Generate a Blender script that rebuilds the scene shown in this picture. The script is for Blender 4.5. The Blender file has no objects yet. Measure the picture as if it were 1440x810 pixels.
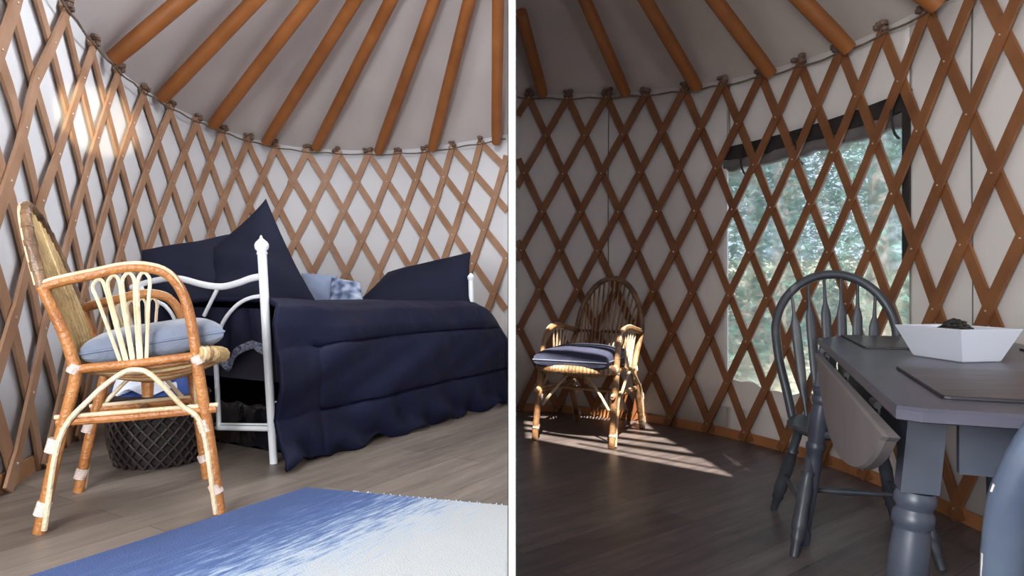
import bpy, math, random
from mathutils import Vector, Matrix
random.seed(7)
sc = bpy.context.scene
COL = sc.collection
R = math.radians

# ------------------------------------------------------------------ camera, world, sun, fill lamps, exposure
F = 950.0                      # focal length in pixels of the 1440 px frame
EYE = 1.0                      # eye height over the floor of the right hand room
cam_d = bpy.data.cameras.new('camera'); cam = bpy.data.objects.new('camera', cam_d); COL.objects.link(cam)
cam_d.sensor_width = 36.0; cam_d.lens = F / 1440.0 * 36.0; cam_d.clip_start = 0.02; cam_d.clip_end = 300
cam.location = (0, 0, EYE); cam.rotation_euler = (R(90), 0, 0)
sc.camera = cam

world = bpy.data.worlds.new('sky'); sc.world = world; world.use_nodes = True
wn = world.node_tree.nodes; wl = world.node_tree.links
bg = wn['Background']; bg.inputs['Color'].default_value = (0.72, 0.84, 1.0, 1); bg.inputs['Strength'].default_value = 2.5

SUN_DIR = Vector((0.02, 0.60, -0.80)).normalized()
sd = bpy.data.lights.new('sun', 'SUN'); sd.energy = 19.0; sd.angle = R(0.6); sd.color = (1.0, 0.93, 0.82)
so = bpy.data.objects.new('sun', sd); COL.objects.link(so)
so.rotation_euler = SUN_DIR.to_track_quat('-Z', 'Y').to_euler(); so.location = (0, -3, 6)

def area(name, loc, target, sx, sy, energy, color):
    l = bpy.data.lights.new(name, 'AREA'); l.shape = 'RECTANGLE'; l.size = sx; l.size_y = sy
    l.energy = energy; l.color = color
    o = bpy.data.objects.new(name, l); COL.objects.link(o); o.location = loc
    o.rotation_euler = (Vector(target) - Vector(loc)).to_track_quat('-Z', 'Y').to_euler()
    return o
area('fill_back_left', (-1.1, -1.1, 1.45), (-0.9, 3.2, 0.8), 1.0, 1.5, 150, (0.93, 0.96, 1.0))  # fill lamp added behind the camera for the left room, no doorway there
area('fill_side_left', (-1.62, 0.9, 1.45), (-0.6, 2.4, 0.7), 0.9, 0.9, 16, (0.85, 0.92, 1.0))  # fill lamp added beside the left wall, which has no window
area('fill_back_right', (1.7, -1.1, 1.5), (1.2, 3.0, 0.6), 0.7, 0.7, 22, (0.80, 0.84, 1.0))  # cool fill lamp added for the right room, the back wall is closed
area('fill_roof_left', (-0.68, 3.6, EYE + 2.30), (-0.68, 3.6, 0), 0.6, 0.75, 42, (0.92, 0.95, 1.0))  # lamp added in the left roof opening to brighten walls and bed
# spot lamp added in mid-air; throws the sun patch on the upper left wall
spl = bpy.data.lights.new('sun_patch_spot', 'SPOT'); spl.energy = 1500; spl.spot_size = R(6.0); spl.spot_blend = 0.45
spl.color = (1.0, 0.86, 0.62); spl.shadow_soft_size = 0.02
spo = bpy.data.objects.new('sun_patch_spot', spl); COL.objects.link(spo)
spo.location = (-0.25, 0.3, 1.3)
spo.rotation_euler = (Vector((-2.22, 3.62, 1.90)) - spo.location).to_track_quat('-Z', 'Y').to_euler()

sc.view_settings.view_transform = 'Standard'; sc.view_settings.look = 'None'
sc.view_settings.gamma = 1.0; sc.view_settings.use_curve_mapping = False
sc.view_settings.exposure = 0.0
sc.cycles.max_bounces = 8; sc.cycles.diffuse_bounces = 4; sc.cycles.glossy_bounces = 3
sc.cycles.transmission_bounces = 6; sc.cycles.transparent_max_bounces = 16
sc.cycles.caustics_reflective = False; sc.cycles.caustics_refractive = False
sc.cycles.sample_clamp_indirect = 4.0

# ------------------------------------------------------------------ materials
def new_mat(name, rough=0.6, metal=0.0, spec=0.5):
    m = bpy.data.materials.new(name); m.use_nodes = True
    b = m.node_tree.nodes['Principled BSDF']
    b.inputs['Roughness'].default_value = rough; b.inputs['Metallic'].default_value = metal
    b.inputs['Specular IOR Level'].default_value = spec
    return m, m.node_tree.nodes, m.node_tree.links, b

def mat_noise(name, c1, c2, scale=8, stretch=(1, 1, 1), rough=0.6, bump=0.0, bscale=None, metal=0.0, spec=0.5,
              detail=4, c3=None, coord='Object', sheen=0.0):
    m, n, l, b = new_mat(name, rough, metal, spec)
    tc = n.new('ShaderNodeTexCoord'); mp = n.new('ShaderNodeMapping'); mp.inputs['Scale'].default_value = stretch
    l.new(tc.outputs[coord], mp.inputs['Vector'])
    nz = n.new('ShaderNodeTexNoise'); nz.inputs['Scale'].default_value = scale; nz.inputs['Detail'].default_value = detail
    l.new(mp.outputs[0], nz.inputs['Vector'])
    cr = n.new('ShaderNodeValToRGB'); l.new(nz.outputs['Fac'], cr.inputs[0])
    cr.color_ramp.elements[0].position = 0.3; cr.color_ramp.elements[0].color = (*c1, 1)
    cr.color_ramp.elements[1].position = 0.7; cr.color_ramp.elements[1].color = (*c2, 1)
    if c3:
        e = cr.color_ramp.elements.new(0.5); e.color = (*c3, 1)
    l.new(cr.outputs[0], b.inputs['Base Color'])
    if sheen: b.inputs['Sheen Weight'].default_value = sheen
    if bump:
        nb = n.new('ShaderNodeTexNoise'); nb.inputs['Scale'].default_value = bscale or scale * 3; nb.inputs['Detail'].default_value = 3
        l.new(mp.outputs[0], nb.inputs['Vector'])
        bp = n.new('ShaderNodeBump'); bp.inputs['Strength'].default_value = bump; bp.inputs['Distance'].default_value = 0.02
        l.new(nb.outputs['Fac'], bp.inputs['Height']); l.new(bp.outputs[0], b.inputs['Normal'])
    return m

def mat_planks(name, cols, gap, ang, rough=0.45, length=1.2, width=0.15):
    m, n, l, b = new_mat(name, rough)
    tc = n.new('ShaderNodeTexCoord'); mp = n.new('ShaderNodeMapping'); mp.inputs['Rotation'].default_value = (0, 0, ang)
    l.new(tc.outputs['Object'], mp.inputs['Vector'])
    br = n.new('ShaderNodeTexBrick'); br.inputs['Scale'].default_value = 1.0
    br.inputs['Brick Width'].default_value = length; br.inputs['Row Height'].default_value = width
    br.inputs['Mortar Size'].default_value = 0.0015; br.inputs['Mortar Smooth'].default_value = 0.3
    br.inputs['Color1'].default_value = (0.0, 0, 0, 1); br.inputs['Color2'].default_value = (1, 1, 1, 1)
    br.inputs['Mortar'].default_value = (0.4, 0.4, 0.4, 1); br.inputs['Bias'].default_value = 0.0
    l.new(mp.outputs[0], br.inputs['Vector'])
    mp2 = n.new('ShaderNodeMapping'); mp2.inputs['Scale'].default_value = (1.2, 9, 1); l.new(mp.outputs[0], mp2.inputs['Vector'])
    nz = n.new('ShaderNodeTexNoise'); nz.inputs['Scale'].default_value = 2.2; nz.inputs['Detail'].default_value = 7
    nz.inputs['Roughness'].default_value = 0.65; l.new(mp2.outputs[0], nz.inputs['Vector'])
    ad = n.new('ShaderNodeMix'); ad.data_type = 'FLOAT'; ad.inputs[0].default_value = 0.2
    l.new(nz.outputs['Fac'], ad.inputs[2]); l.new(br.outputs['Color'], ad.inputs[3])
    cr = n.new('ShaderNodeValToRGB'); l.new(ad.outputs[0], cr.inputs[0])
    els = cr.color_ramp.elements
    els[0].position = 0.25; els[0].color = (*cols[0], 1); els[1].position = 0.75; els[1].color = (*cols[2], 1)
    e = els.new(0.5); e.color = (*cols[1], 1)
    mx = n.new('ShaderNodeMix'); mx.data_type = 'RGBA'; l.new(br.outputs['Fac'], mx.inputs[0])
    l.new(cr.outputs[0], mx.inputs[6]); mx.inputs[7].default_value = (*gap, 1)
    l.new(mx.outputs[2], b.inputs['Base Color'])
    bp = n.new('ShaderNodeBump'); bp.inputs['Strength'].default_value = 0.15; bp.inputs['Distance'].default_value = 0.01
    l.new(nz.outputs['Fac'], bp.inputs['Height']); l.new(bp.outputs[0], b.inputs['Normal'])
    return m

def mat_cane(name, c1, c2, scale=60, rough=0.4, bump=0.4):
    m = mat_noise(name, c1, c2, scale=9, rough=rough, bump=bump, bscale=scale)
    return m

M = {}
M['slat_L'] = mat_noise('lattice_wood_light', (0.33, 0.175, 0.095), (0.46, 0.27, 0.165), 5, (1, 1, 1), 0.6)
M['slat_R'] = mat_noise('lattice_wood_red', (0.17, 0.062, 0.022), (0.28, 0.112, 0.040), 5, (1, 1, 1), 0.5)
M['rafter'] = mat_noise('rafter_wood', (0.24, 0.078, 0.016), (0.37, 0.130, 0.032), 4, (1, 1, 1), 0.5, 0.1)
M['base_L'] = mat_noise('base_wood', (0.34, 0.16, 0.07), (0.46, 0.24, 0.11), 5, rough=0.5)
M['fabric_L'] = mat_noise('wall_fabric_left', (0.72, 0.73, 0.75), (0.80, 0.80, 0.82), 1.2, rough=0.85, bump=0.15, bscale=3)
M['fabric_R'] = mat_noise('wall_fabric_right', (0.70, 0.65, 0.60), (0.78, 0.725, 0.67), 1.0, rough=0.85, bump=0.12, bscale=3)
M['roof_L'] = mat_noise('roof_fabric_left', (0.52, 0.47, 0.46), (0.62, 0.57, 0.55), 1.5, rough=0.9, bump=0.2, bscale=4)
M['roof_R'] = mat_noise('roof_fabric_right', (0.50, 0.44, 0.39), (0.62, 0.54, 0.48), 1.5, rough=0.9, bump=0.25, bscale=4)
M['partition'] = mat_noise('partition_paint', (0.93, 0.93, 0.93), (0.95, 0.95, 0.95), 3, rough=0.6)
M['plain'] = mat_noise('plain_paint', (0.5, 0.48, 0.46), (0.55, 0.52, 0.5), 2, rough=0.8)
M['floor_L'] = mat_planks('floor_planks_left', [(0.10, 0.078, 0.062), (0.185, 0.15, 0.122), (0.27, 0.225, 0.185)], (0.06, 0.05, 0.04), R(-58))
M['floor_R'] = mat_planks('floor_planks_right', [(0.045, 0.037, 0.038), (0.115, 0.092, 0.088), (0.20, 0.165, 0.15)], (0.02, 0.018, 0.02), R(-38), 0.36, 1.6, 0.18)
M['seam'] = mat_noise('seam_thread', (0.10, 0.09, 0.08), (0.15, 0.13, 0.12), 20)
M['cable'] = mat_noise('cable', (0.10, 0.07, 0.05), (0.2, 0.15, 0.11), 30)
M['bolt'] = new_mat('bolt_metal', 0.35, 0.9)[0]; M['bolt'].node_tree.nodes['Principled BSDF'].inputs['Base Color'].default_value = (0.8, 0.7, 0.6, 1)
M['cane_brown'] = mat_cane('cane_brown', (0.30, 0.105, 0.024), (0.46, 0.19, 0.052))
M['cane_light'] = mat_cane('cane_light', (0.56, 0.41, 0.24), (0.76, 0.62, 0.43))
M['cane_gold'] = mat_cane('cane_gold', (0.36, 0.22, 0.075), (0.60, 0.42, 0.19))
M['cane_dark'] = mat_cane('cane_dark', (0.07, 0.035, 0.018), (0.30, 0.17, 0.085), 40)
M['cane_R'] = mat_cane('cane_weathered', (0.12, 0.05, 0.02), (0.42, 0.24, 0.11), 40, 0.35)
M['cane_R_light'] = mat_cane('cane_weathered_light', (0.32, 0.22, 0.13), (0.66, 0.53, 0.37), 40, 0.35)
M['wrap'] = mat_cane('cane_wrapping', (0.55, 0.44, 0.38), (0.78, 0.68, 0.62), 90, 0.5)
M['cushion_L'] = mat_noise('cushion_grey_blue', (0.135, 0.16, 0.21), (0.18, 0.205, 0.265), 6, rough=0.9, bump=0.2, bscale=60, sheen=0.3)
M['cushion_R'] = mat_noise('cushion_dark_blue', (0.030, 0.033, 0.065), (0.07, 0.075, 0.12), 6, rough=0.9, bump=0.2, bscale=60, c3=(0.04, 0.045, 0.085))
M['piping'] = mat_noise('piping', (0.12, 0.14, 0.2), (0.16, 0.19, 0.26), 20, rough=0.8)
M['navy'] = mat_noise('navy_satin', (0.0034, 0.0044, 0.017), (0.0068, 0.0088, 0.031), 2.5, rough=0.6, bump=0.55, bscale=7, sheen=0.0, spec=0.18)
M['navy_dark'] = mat_noise('navy_cotton', (0.0035, 0.0045, 0.014), (0.006, 0.008, 0.023), 2.5, spec=0.2, rough=0.8, bump=0.3, bscale=8)
M['lace'] = mat_noise('lace_hem', (0.02, 0.03, 0.08), (0.30, 0.33, 0.42), 90, rough=0.8, detail=1)
M['white_metal'] = mat_noise('white_enamel', (0.80, 0.83, 0.86), (0.86, 0.88, 0.9), 10, rough=0.3)
M['pillow_light'] = mat_noise('pillow_grey_blue', (0.16, 0.20, 0.29), (0.21, 0.25, 0.35), 5, rough=0.85)
M['pillow_pattern'] = mat_noise('pillow_pattern', (0.03, 0.045, 0.10), (0.34, 0.37, 0.42), 22, rough=0.8, detail=0.5, c3=(0.16, 0.2, 0.3))
M['mattress'] = mat_noise('mattress_ticking', (0.02, 0.02, 0.03), (0.03, 0.03, 0.05), 5, rough=0.9)
M['black_plastic'] = mat_noise('black_plastic', (0.006, 0.006, 0.008), (0.012, 0.012, 0.016), 5, rough=0.12, bump=0.6, bscale=9)
M['basket'] = mat_noise('dark_wicker', (0.014, 0.008, 0.007), (0.040, 0.024, 0.020), 40, rough=0.6)
M['basket_in'] = mat_noise('basket_lining', (0.012, 0.008, 0.008), (0.03, 0.02, 0.02), 10, rough=0.9)
M['blanket'] = mat_noise('blue_blanket', (0.02, 0.05, 0.20), (0.05, 0.11, 0.36), 6, rough=0.8, bump=0.4, bscale=20, c3=(0.03, 0.07, 0.27))
M['white_cloth'] = mat_noise('white_cloth', (0.6, 0.65, 0.75), (0.75, 0.78, 0.85), 8, rough=0.8)
M['chair_paint'] = mat_noise('slate_paint', (0.035, 0.040, 0.048), (0.058, 0.064, 0.075), 12, rough=0.4)
M['chair_paint_blue'] = mat_noise('blue_grey_paint', (0.050, 0.068, 0.105), (0.080, 0.104, 0.145), 8, rough=0.4)
M['worn'] = mat_noise('bare_wood_wear', (0.35, 0.33, 0.31), (0.5, 0.48, 0.45), 30, rough=0.6)
M['table_paint'] = mat_noise('table_paint', (0.058, 0.057, 0.080), (0.084, 0.081, 0.110), 9, rough=0.33)
M['table_leg_paint'] = mat_noise('table_leg_paint', (0.036, 0.042, 0.060), (0.056, 0.063, 0.085), 9, rough=0.4)
M['leaf_face'] = mat_noise('leaf_paint', (0.15, 0.13, 0.13), (0.19, 0.165, 0.165), 6, rough=0.5)
M['dark_metal'] = mat_noise('dark_hinge_metal', (0.02, 0.02, 0.02), (0.05, 0.05, 0.05), 10, rough=0.4, metal=0.8)
M['placemat'] = mat_noise('placemat_wood', (0.030, 0.022, 0.022), (0.10, 0.078, 0.078), 3, (2, 16, 1), 0.33, c3=(0.055, 0.042, 0.044), spec=0.35)
M['placemat_edge'] = mat_noise('placemat_edge', (0.015, 0.012, 0.015), (0.03, 0.025, 0.03), 10, rough=0.5)
M['ceramic'] = mat_noise('white_ceramic', (0.62, 0.64, 0.70), (0.66, 0.68, 0.73), 5, rough=0.25)
M['potpourri'] = mat_noise('potpourri', (0.012, 0.011, 0.010), (0.05, 0.045, 0.035), 30, rough=0.8)
M['flap'] = mat_noise('window_flap', (0.010, 0.008, 0.008), (0.03, 0.024, 0.022), 8, rough=0.7)
M['flap_grey'] = mat_noise('window_flap_roll', (0.10, 0.09, 0.09), (0.2, 0.17, 0.15), 6, rough=0.8)
M['bark'] = mat_noise('bark', (0.10, 0.07, 0.05), (0.25, 0.19, 0.15), 12, rough=0.9)
M['needles'] = mat_noise('needles', (0.008, 0.040, 0.030), (0.04, 0.12, 0.085), 1.3, rough=0.7, coord='Object')
M['needles_pale'] = mat_noise('needles_pale', (0.03, 0.10, 0.075), (0.12, 0.25, 0.18), 1.3, rough=0.7, coord='Object')
M['forest_ground'] = mat_noise('forest_ground', (0.14, 0.18, 0.10), (0.50, 0.46, 0.38), 0.8, rough=0.95)

def mat_rug():
    m, n, l, b = new_mat('rug_weave', 0.95)
    tc = n.new('ShaderNodeTexCoord'); sep = n.new('ShaderNodeSeparateXYZ'); l.new(tc.outputs['UV'], sep.inputs[0])
    mp = n.new('ShaderNodeMapping'); mp.inputs['Scale'].default_value = (34, 5, 1); l.new(tc.outputs['UV'], mp.inputs['Vector'])
    nz = n.new('ShaderNodeTexNoise'); nz.inputs['Scale'].default_value = 2.0; nz.inputs['Detail'].default_value = 8; nz.inputs['Roughness'].default_value = 0.7
    l.new(mp.outputs[0], nz.inputs['Vector'])
    a = n.new('ShaderNodeMath'); a.operation = 'MULTIPLY_ADD'; l.new(nz.outputs['Fac'], a.inputs[0]); a.inputs[1].default_value = 1.0
    s = n.new('ShaderNodeMath'); s.operation = 'ADD'; l.new(sep.outputs[0], s.inputs[0]); s.inputs[1].default_value = -0.5
    l.new(s.outputs[0], a.inputs[2])
    cr = n.new('ShaderNodeValToRGB'); l.new(a.outputs[0], cr.inputs[0]); e = cr.color_ramp.elements
    e[0].position = 0.12; e[0].color = (0.05, 0.085, 0.21, 1); e[1].position = 0.66; e[1].color = (0.47, 0.485, 0.485, 1)
    x = e.new(0.30); x.color = (0.07, 0.12, 0.28, 1); x = e.new(0.42); x.color = (0.20, 0.28, 0.43, 1); x = e.new(0.5); x.color = (0.40, 0.46, 0.54, 1)
    l.new(cr.outputs[0], b.inputs['Base Color'])
    n2 = n.new('ShaderNodeTexNoise'); n2.inputs['Scale'].default_value = 220; l.new(tc.outputs['UV'], n2.inputs['Vector'])
    bp = n.new('ShaderNodeBump'); bp.inputs['Strength'].default_value = 0.5; bp.inputs['Distance'].default_value = 0.01
    l.new(n2.outputs['Fac'], bp.inputs['Height']); l.new(bp.outputs[0], b.inputs['Normal'])
    return m
M['rug'] = mat_rug()

def mat_vinyl():
    m = bpy.data.materials.new('clear_vinyl'); m.use_nodes = True; n = m.node_tree.nodes; l = m.node_tree.links; n.clear()
    o = n.new('ShaderNodeOutputMaterial'); t = n.new('ShaderNodeBsdfTransparent'); t.inputs[0].default_value = (0.95, 0.98, 1.0, 1)
    r = n.new('ShaderNodeBsdfRefraction'); r.inputs['Roughness'].default_value = 0.16; r.inputs['IOR'].default_value = 1.12
    d = n.new('ShaderNodeBsdfTranslucent'); d.inputs[0].default_value = (0.85, 0.9, 0.95, 1)
    g = n.new('ShaderNodeBsdfGlossy'); g.inputs['Roughness'].default_value = 0.15
    x = n.new('ShaderNodeMixShader'); x.inputs[0].default_value = 0.4; l.new(t.outputs[0], x.inputs[1]); l.new(r.outputs[0], x.inputs[2])
    a = n.new('ShaderNodeMixShader'); a.inputs[0].default_value = 0.03; l.new(x.outputs[0], a.inputs[1]); l.new(d.outputs[0], a.inputs[2])
    c = n.new('ShaderNodeMixShader'); c.inputs[0].default_value = 0.02; l.new(a.outputs[0], c.inputs[1]); l.new(g.outputs[0], c.inputs[2])
    l.new(c.outputs[0], o.inputs[0]); return m
M['vinyl'] = mat_vinyl()

# ------------------------------------------------------------------ mesh helpers
def V(*a): return Vector(a)
class MB:
    def __init__(s): s.v = []; s.f = []; s.mi = []; s.uv = None
    def add(s, verts, faces, mi=0):
        o = len(s.v); s.v += [tuple(v) for v in verts]; s.f += [tuple(i + o for i in f) for f in faces]; s.mi += [mi] * len(faces)
    def tube(s, pts, r, n=8, closed=False, mi=0, sq=1.0):
        pts = [Vector(p) for p in pts]; k = len(pts)
        rr = r if isinstance(r, (list, tuple)) else [r] * k
        tang = []
        for i in range(k):
            a = pts[(i - 1) % k] if (closed or i > 0) else pts[i]; b = pts[(i + 1) % k] if (closed or i < k - 1) else pts[i]
            t = (b - a); tang.append(t.normalized() if t.length > 1e-9 else V(0, 0, 1))
        up = V(0, 0, 1) if abs(tang[0].z) < 0.9 else V(1, 0, 0)
        nrm = (up - tang[0] * up.dot(tang[0])).normalized(); vs = []
        for i in range(k):
            if i: nrm = (nrm - tang[i] * nrm.dot(tang[i])); nrm = nrm.normalized() if nrm.length > 1e-6 else V(1, 0, 0)
            bn = tang[i].cross(nrm)
            for j in range(n):
                a = 2 * math.pi * j / n
                vs.append(pts[i] + nrm * (math.cos(a) * rr[i]) + bn * (math.sin(a) * rr[i] * sq))
        fs = []
        for i in range(k if closed else k - 1):
            for j in range(n):
                a = i * n + j; b = i * n + (j + 1) % n; c = ((i + 1) % k) * n + (j + 1) % n; d = ((i + 1) % k) * n + j
                fs.append((a, b, c, d))
        if not closed: fs.append(tuple(range(n - 1, -1, -1))); fs.append(tuple((k - 1) * n + j for j in range(n)))
        s.add(vs, fs, mi); return s
    def box(s, c, size, rot=0.0, mi=0):
        x, y, z = [a / 2 for a in size]; ca, sa = math.cos(rot), math.sin(rot); vs = []
        for dz in (-z, z):
            for dx, dy in ((-x, -y), (x, -y), (x, y), (-x, y)):
                vs.append((c[0] + dx * ca - dy * sa, c[1] + dx * sa + dy * ca, c[2] + dz))
        s.add(vs, [(3, 2, 1, 0), (4, 5, 6, 7), (0, 1, 5, 4), (1, 2, 6, 5), (2, 3, 7, 6), (3, 0, 4, 7)], mi); return s
    def prism(s, poly, z0, z1, mi=0):
        n = len(poly); vs = [(p[0], p[1], z0) for p in poly] + [(p[0], p[1], z1) for p in poly]
        s.add(vs, [tuple(range(n - 1, -1, -1)), tuple(range(n, 2 * n))] + [(i, (i + 1) % n, n + (i + 1) % n, n + i) for i in range(n)], mi); return s
    def slab(s, poly3, off, mi=0):
        n = len(poly3); off = Vector(off); vs = [Vector(p) for p in poly3] + [Vector(p) + off for p in poly3]
        s.add(vs, [tuple(range(n - 1, -1, -1)), tuple(range(n, 2 * n))] + [(i, (i + 1) % n, n + (i + 1) % n, n + i) for i in range(n)], mi); return s
    def lathe(s, a, b, prof, n=16, mi=0):
        """prof: list of (t along a-b, radius)"""
        a = Vector(a); b = Vector(b)
        return s.tube([a.lerp(b, t) for t, r in prof], [r for t, r in prof], n, mi=mi)
    def grid(s, fn, nu, nv, mi=0, closed_u=False):
        vs = [fn(i / nu, j / nv) for j in range(nv + 1) for i in range(nu + 1)]
        fs = [(j * (nu + 1) + i, j * (nu + 1) + i + 1, (j + 1) * (nu + 1) + i + 1, (j + 1) * (nu + 1) + i) for j in range(nv) for i in range(nu)]
        s.add(vs, fs, mi); return s
    def ball(s, c, r, n=8, mi=0, sc3=(1, 1, 1)):
        vs = []; fs = []; m = n // 2
        for j in range(m + 1):
            p = math.pi * j / m
            for i in range(n):
                a = 2 * math.pi * i / n
                vs.append((c[0] + r * sc3[0] * math.sin(p) * math.cos(a), c[1] + r * sc3[1] * math.sin(p) * math.sin(a), c[2] + r * sc3[2] * math.cos(p)))
        for j in range(m):
            for i in range(n): fs.append((j * n + i, (j + 1) * n + i, (j + 1) * n + (i + 1) % n, j * n + (i + 1) % n))
        s.add(vs, fs, mi); return s
    def build(s, name, mats, parent=None, smooth=True, origin=None):
        me = bpy.data.meshes.new(name)
        org = Vector(origin) if origin is not None else V(0, 0, 0)
        me.from_pydata([tuple(Vector(v) - org) for v in s.v], [], s.f); me.validate()
        for m in (mats if isinstance(mats, (list, tuple)) else [mats]): me.materials.append(M[m] if isinstance(m, str) else m)
        if len(me.polygons) == len(s.mi):
            me.polygons.foreach_set('material_index', s.mi)
        if smooth is True:
            me.polygons.foreach_set('use_smooth', [True] * len(me.polygons))
            try: me.set_sharp_from_angle(angle=R(40))
            except Exception: pass
        me.update()
        o = bpy.data.objects.new(name, me); COL.objects.link(o)
        if parent is not None:
            o.parent = parent; w = V(0, 0, 0); q = parent
            while q is not None: w += q.location; q = q.parent
            o.location = org - w
        else: o.location = org
        return o
def chain(pts, seg=5, closed=False):
    """Catmull-Rom through points"""
    P = [Vector(p) for p in pts]; n = len(P); out = []
    for i in range(n if closed else n - 1):
        p0 = P[(i - 1) % n] if (closed or i > 0) else P[0] * 2 - P[1]; p1 = P[i]; p2 = P[(i + 1) % n]
        p3 = P[(i + 2) % n] if (closed or i + 2 < n) else P[-1] * 2 - P[-2]
        for k in range(seg):
            t = k / seg
            out.append(0.5 * ((2 * p1) + (p2 - p0) * t + (2 * p0 - 5 * p1 + 4 * p2 - p3) * t * t + (3 * p1 - p0 - 3 * p2 + p3) * t ** 3))
    if not closed: out.append(P[-1])
    return out
def thing(name, label, cat, loc=(0, 0, 0), group=None):
    o = bpy.data.objects.new(name, None); COL.objects.link(o); o.location = loc; o.empty_display_size = 0.1
    return tag(o, label, cat, group)
def tag(o, label, cat, group=None):
    o['label'] = label; o['category'] = cat
    if group: o['group'] = group
    return o
def struct(o, label=None):
    o['kind'] = 'structure'
    if label: o['label'] = label
    return o
def plabel(o, label): o['label'] = label; return o
def at(px, py, Y): return V((px - 720) / F * Y, Y, EYE + (405 - py) / F * Y)
FL = 0.25                       # floor level of the left room (a step higher)
def onplane(px, py, A, B):
    """point where the sight line meets the upright plane through A and B"""
    rx, rz = (px - 720) / F, (405 - py) / F; nx, ny = B[1] - A[1], -(B[0] - A[0])
    t = (nx * A[0] + ny * A[1]) / (nx * rx + ny); return V(rx * t, t, EYE + rz * t)

# plan curves of the two walls (x, y) and how the lattice crossings run along them
CURVE_L=[[-1.75,-1.6],[-1.75,-1.394],[-1.75,-1.188],[-1.75,-0.982],[-1.75,-0.776],[-1.75,-0.57],[-1.75,-0.364],[-1.75,-0.158],[-1.75,0.048],[-1.751,0.254],[-1.752,0.46],[-1.754,0.666],[-1.757,0.872],[-1.761,1.078],[-1.767,1.284],[-1.774,1.49],[-1.784,1.696],[-1.796,1.901],[-1.813,2.107],[-1.839,2.311],[-1.882,2.513],[-1.941,2.71],[-2.011,2.904],[-2.083,3.096],[-2.155,3.29],[-2.223,3.484],[-2.286,3.68],[-2.343,3.878],[-2.392,4.078],[-2.431,4.28],[-2.458,4.484],[-2.473,4.69],[-2.476,4.896],[-2.466,5.102],[-2.446,5.307],[-2.414,5.51],[-2.367,5.711],[-2.297,5.904],[-2.194,6.082],[-2.049,6.228],[-1.869,6.326],[-1.672,6.383],[-1.468,6.416],[-1.263,6.429],[-1.058,6.412],[-0.859,6.361],[-0.668,6.282],[-0.484,6.19],[-0.302,6.093],[-0.122,5.993],[0.055,5.888],[0.23,5.78],[0.402,5.666],[0.569,5.546],[0.735,5.423],[0.9,5.3]]
CS_L = [7.24977, 2.67191, -0.62029, 0.3186, 0.14973, 0.03165, -0.20959, 0.36585]
CZ_L = [1.2805, -0.03419, -0.00518, 0.04269, -2.05519, -0.18923, -0.3495, 0.29636]
CURVE_R=[[-0.7,5.3],[-0.553,5.362],[-0.405,5.422],[-0.254,5.473],[-0.098,5.506],[0.061,5.512],[0.218,5.486],[0.369,5.435],[0.514,5.369],[0.654,5.292],[0.789,5.208],[0.918,5.114],[1.041,5.013],[1.158,4.904],[1.266,4.786],[1.364,4.661],[1.454,4.529],[1.535,4.391],[1.609,4.25],[1.675,4.105],[1.732,3.956],[1.782,3.805],[1.825,3.651],[1.857,3.495],[1.883,3.338],[1.904,3.18],[1.918,3.021],[1.93,2.862],[1.942,2.703],[1.956,2.544],[1.971,2.385],[1.985,2.226],[2.0,2.067],[2.013,1.908],[2.023,1.749],[2.03,1.59],[2.036,1.43],[2.041,1.271],[2.046,1.111],[2.049,0.952],[2.05,0.792],[2.05,0.633],[2.05,0.473],[2.05,0.314],[2.05,0.154],[2.05,-0.005],[2.05,-0.165],[2.05,-0.324],[2.05,-0.483],[2.05,-0.643],[2.05,-0.802],[2.05,-0.962],[2.05,-1.121],[2.05,-1.281],[2.05,-1.44],[2.05,-1.6]]
CS_R = [2.83837, 2.5498, -0.0878, -0.0063, -0.2159, -0.02339, 0.09192, 0.04426]
CZ_R = [1.33209, -0.2404, 0.12187, 0.08886, -2.14814, 0.22387, -0.11529, -0.177]

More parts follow.
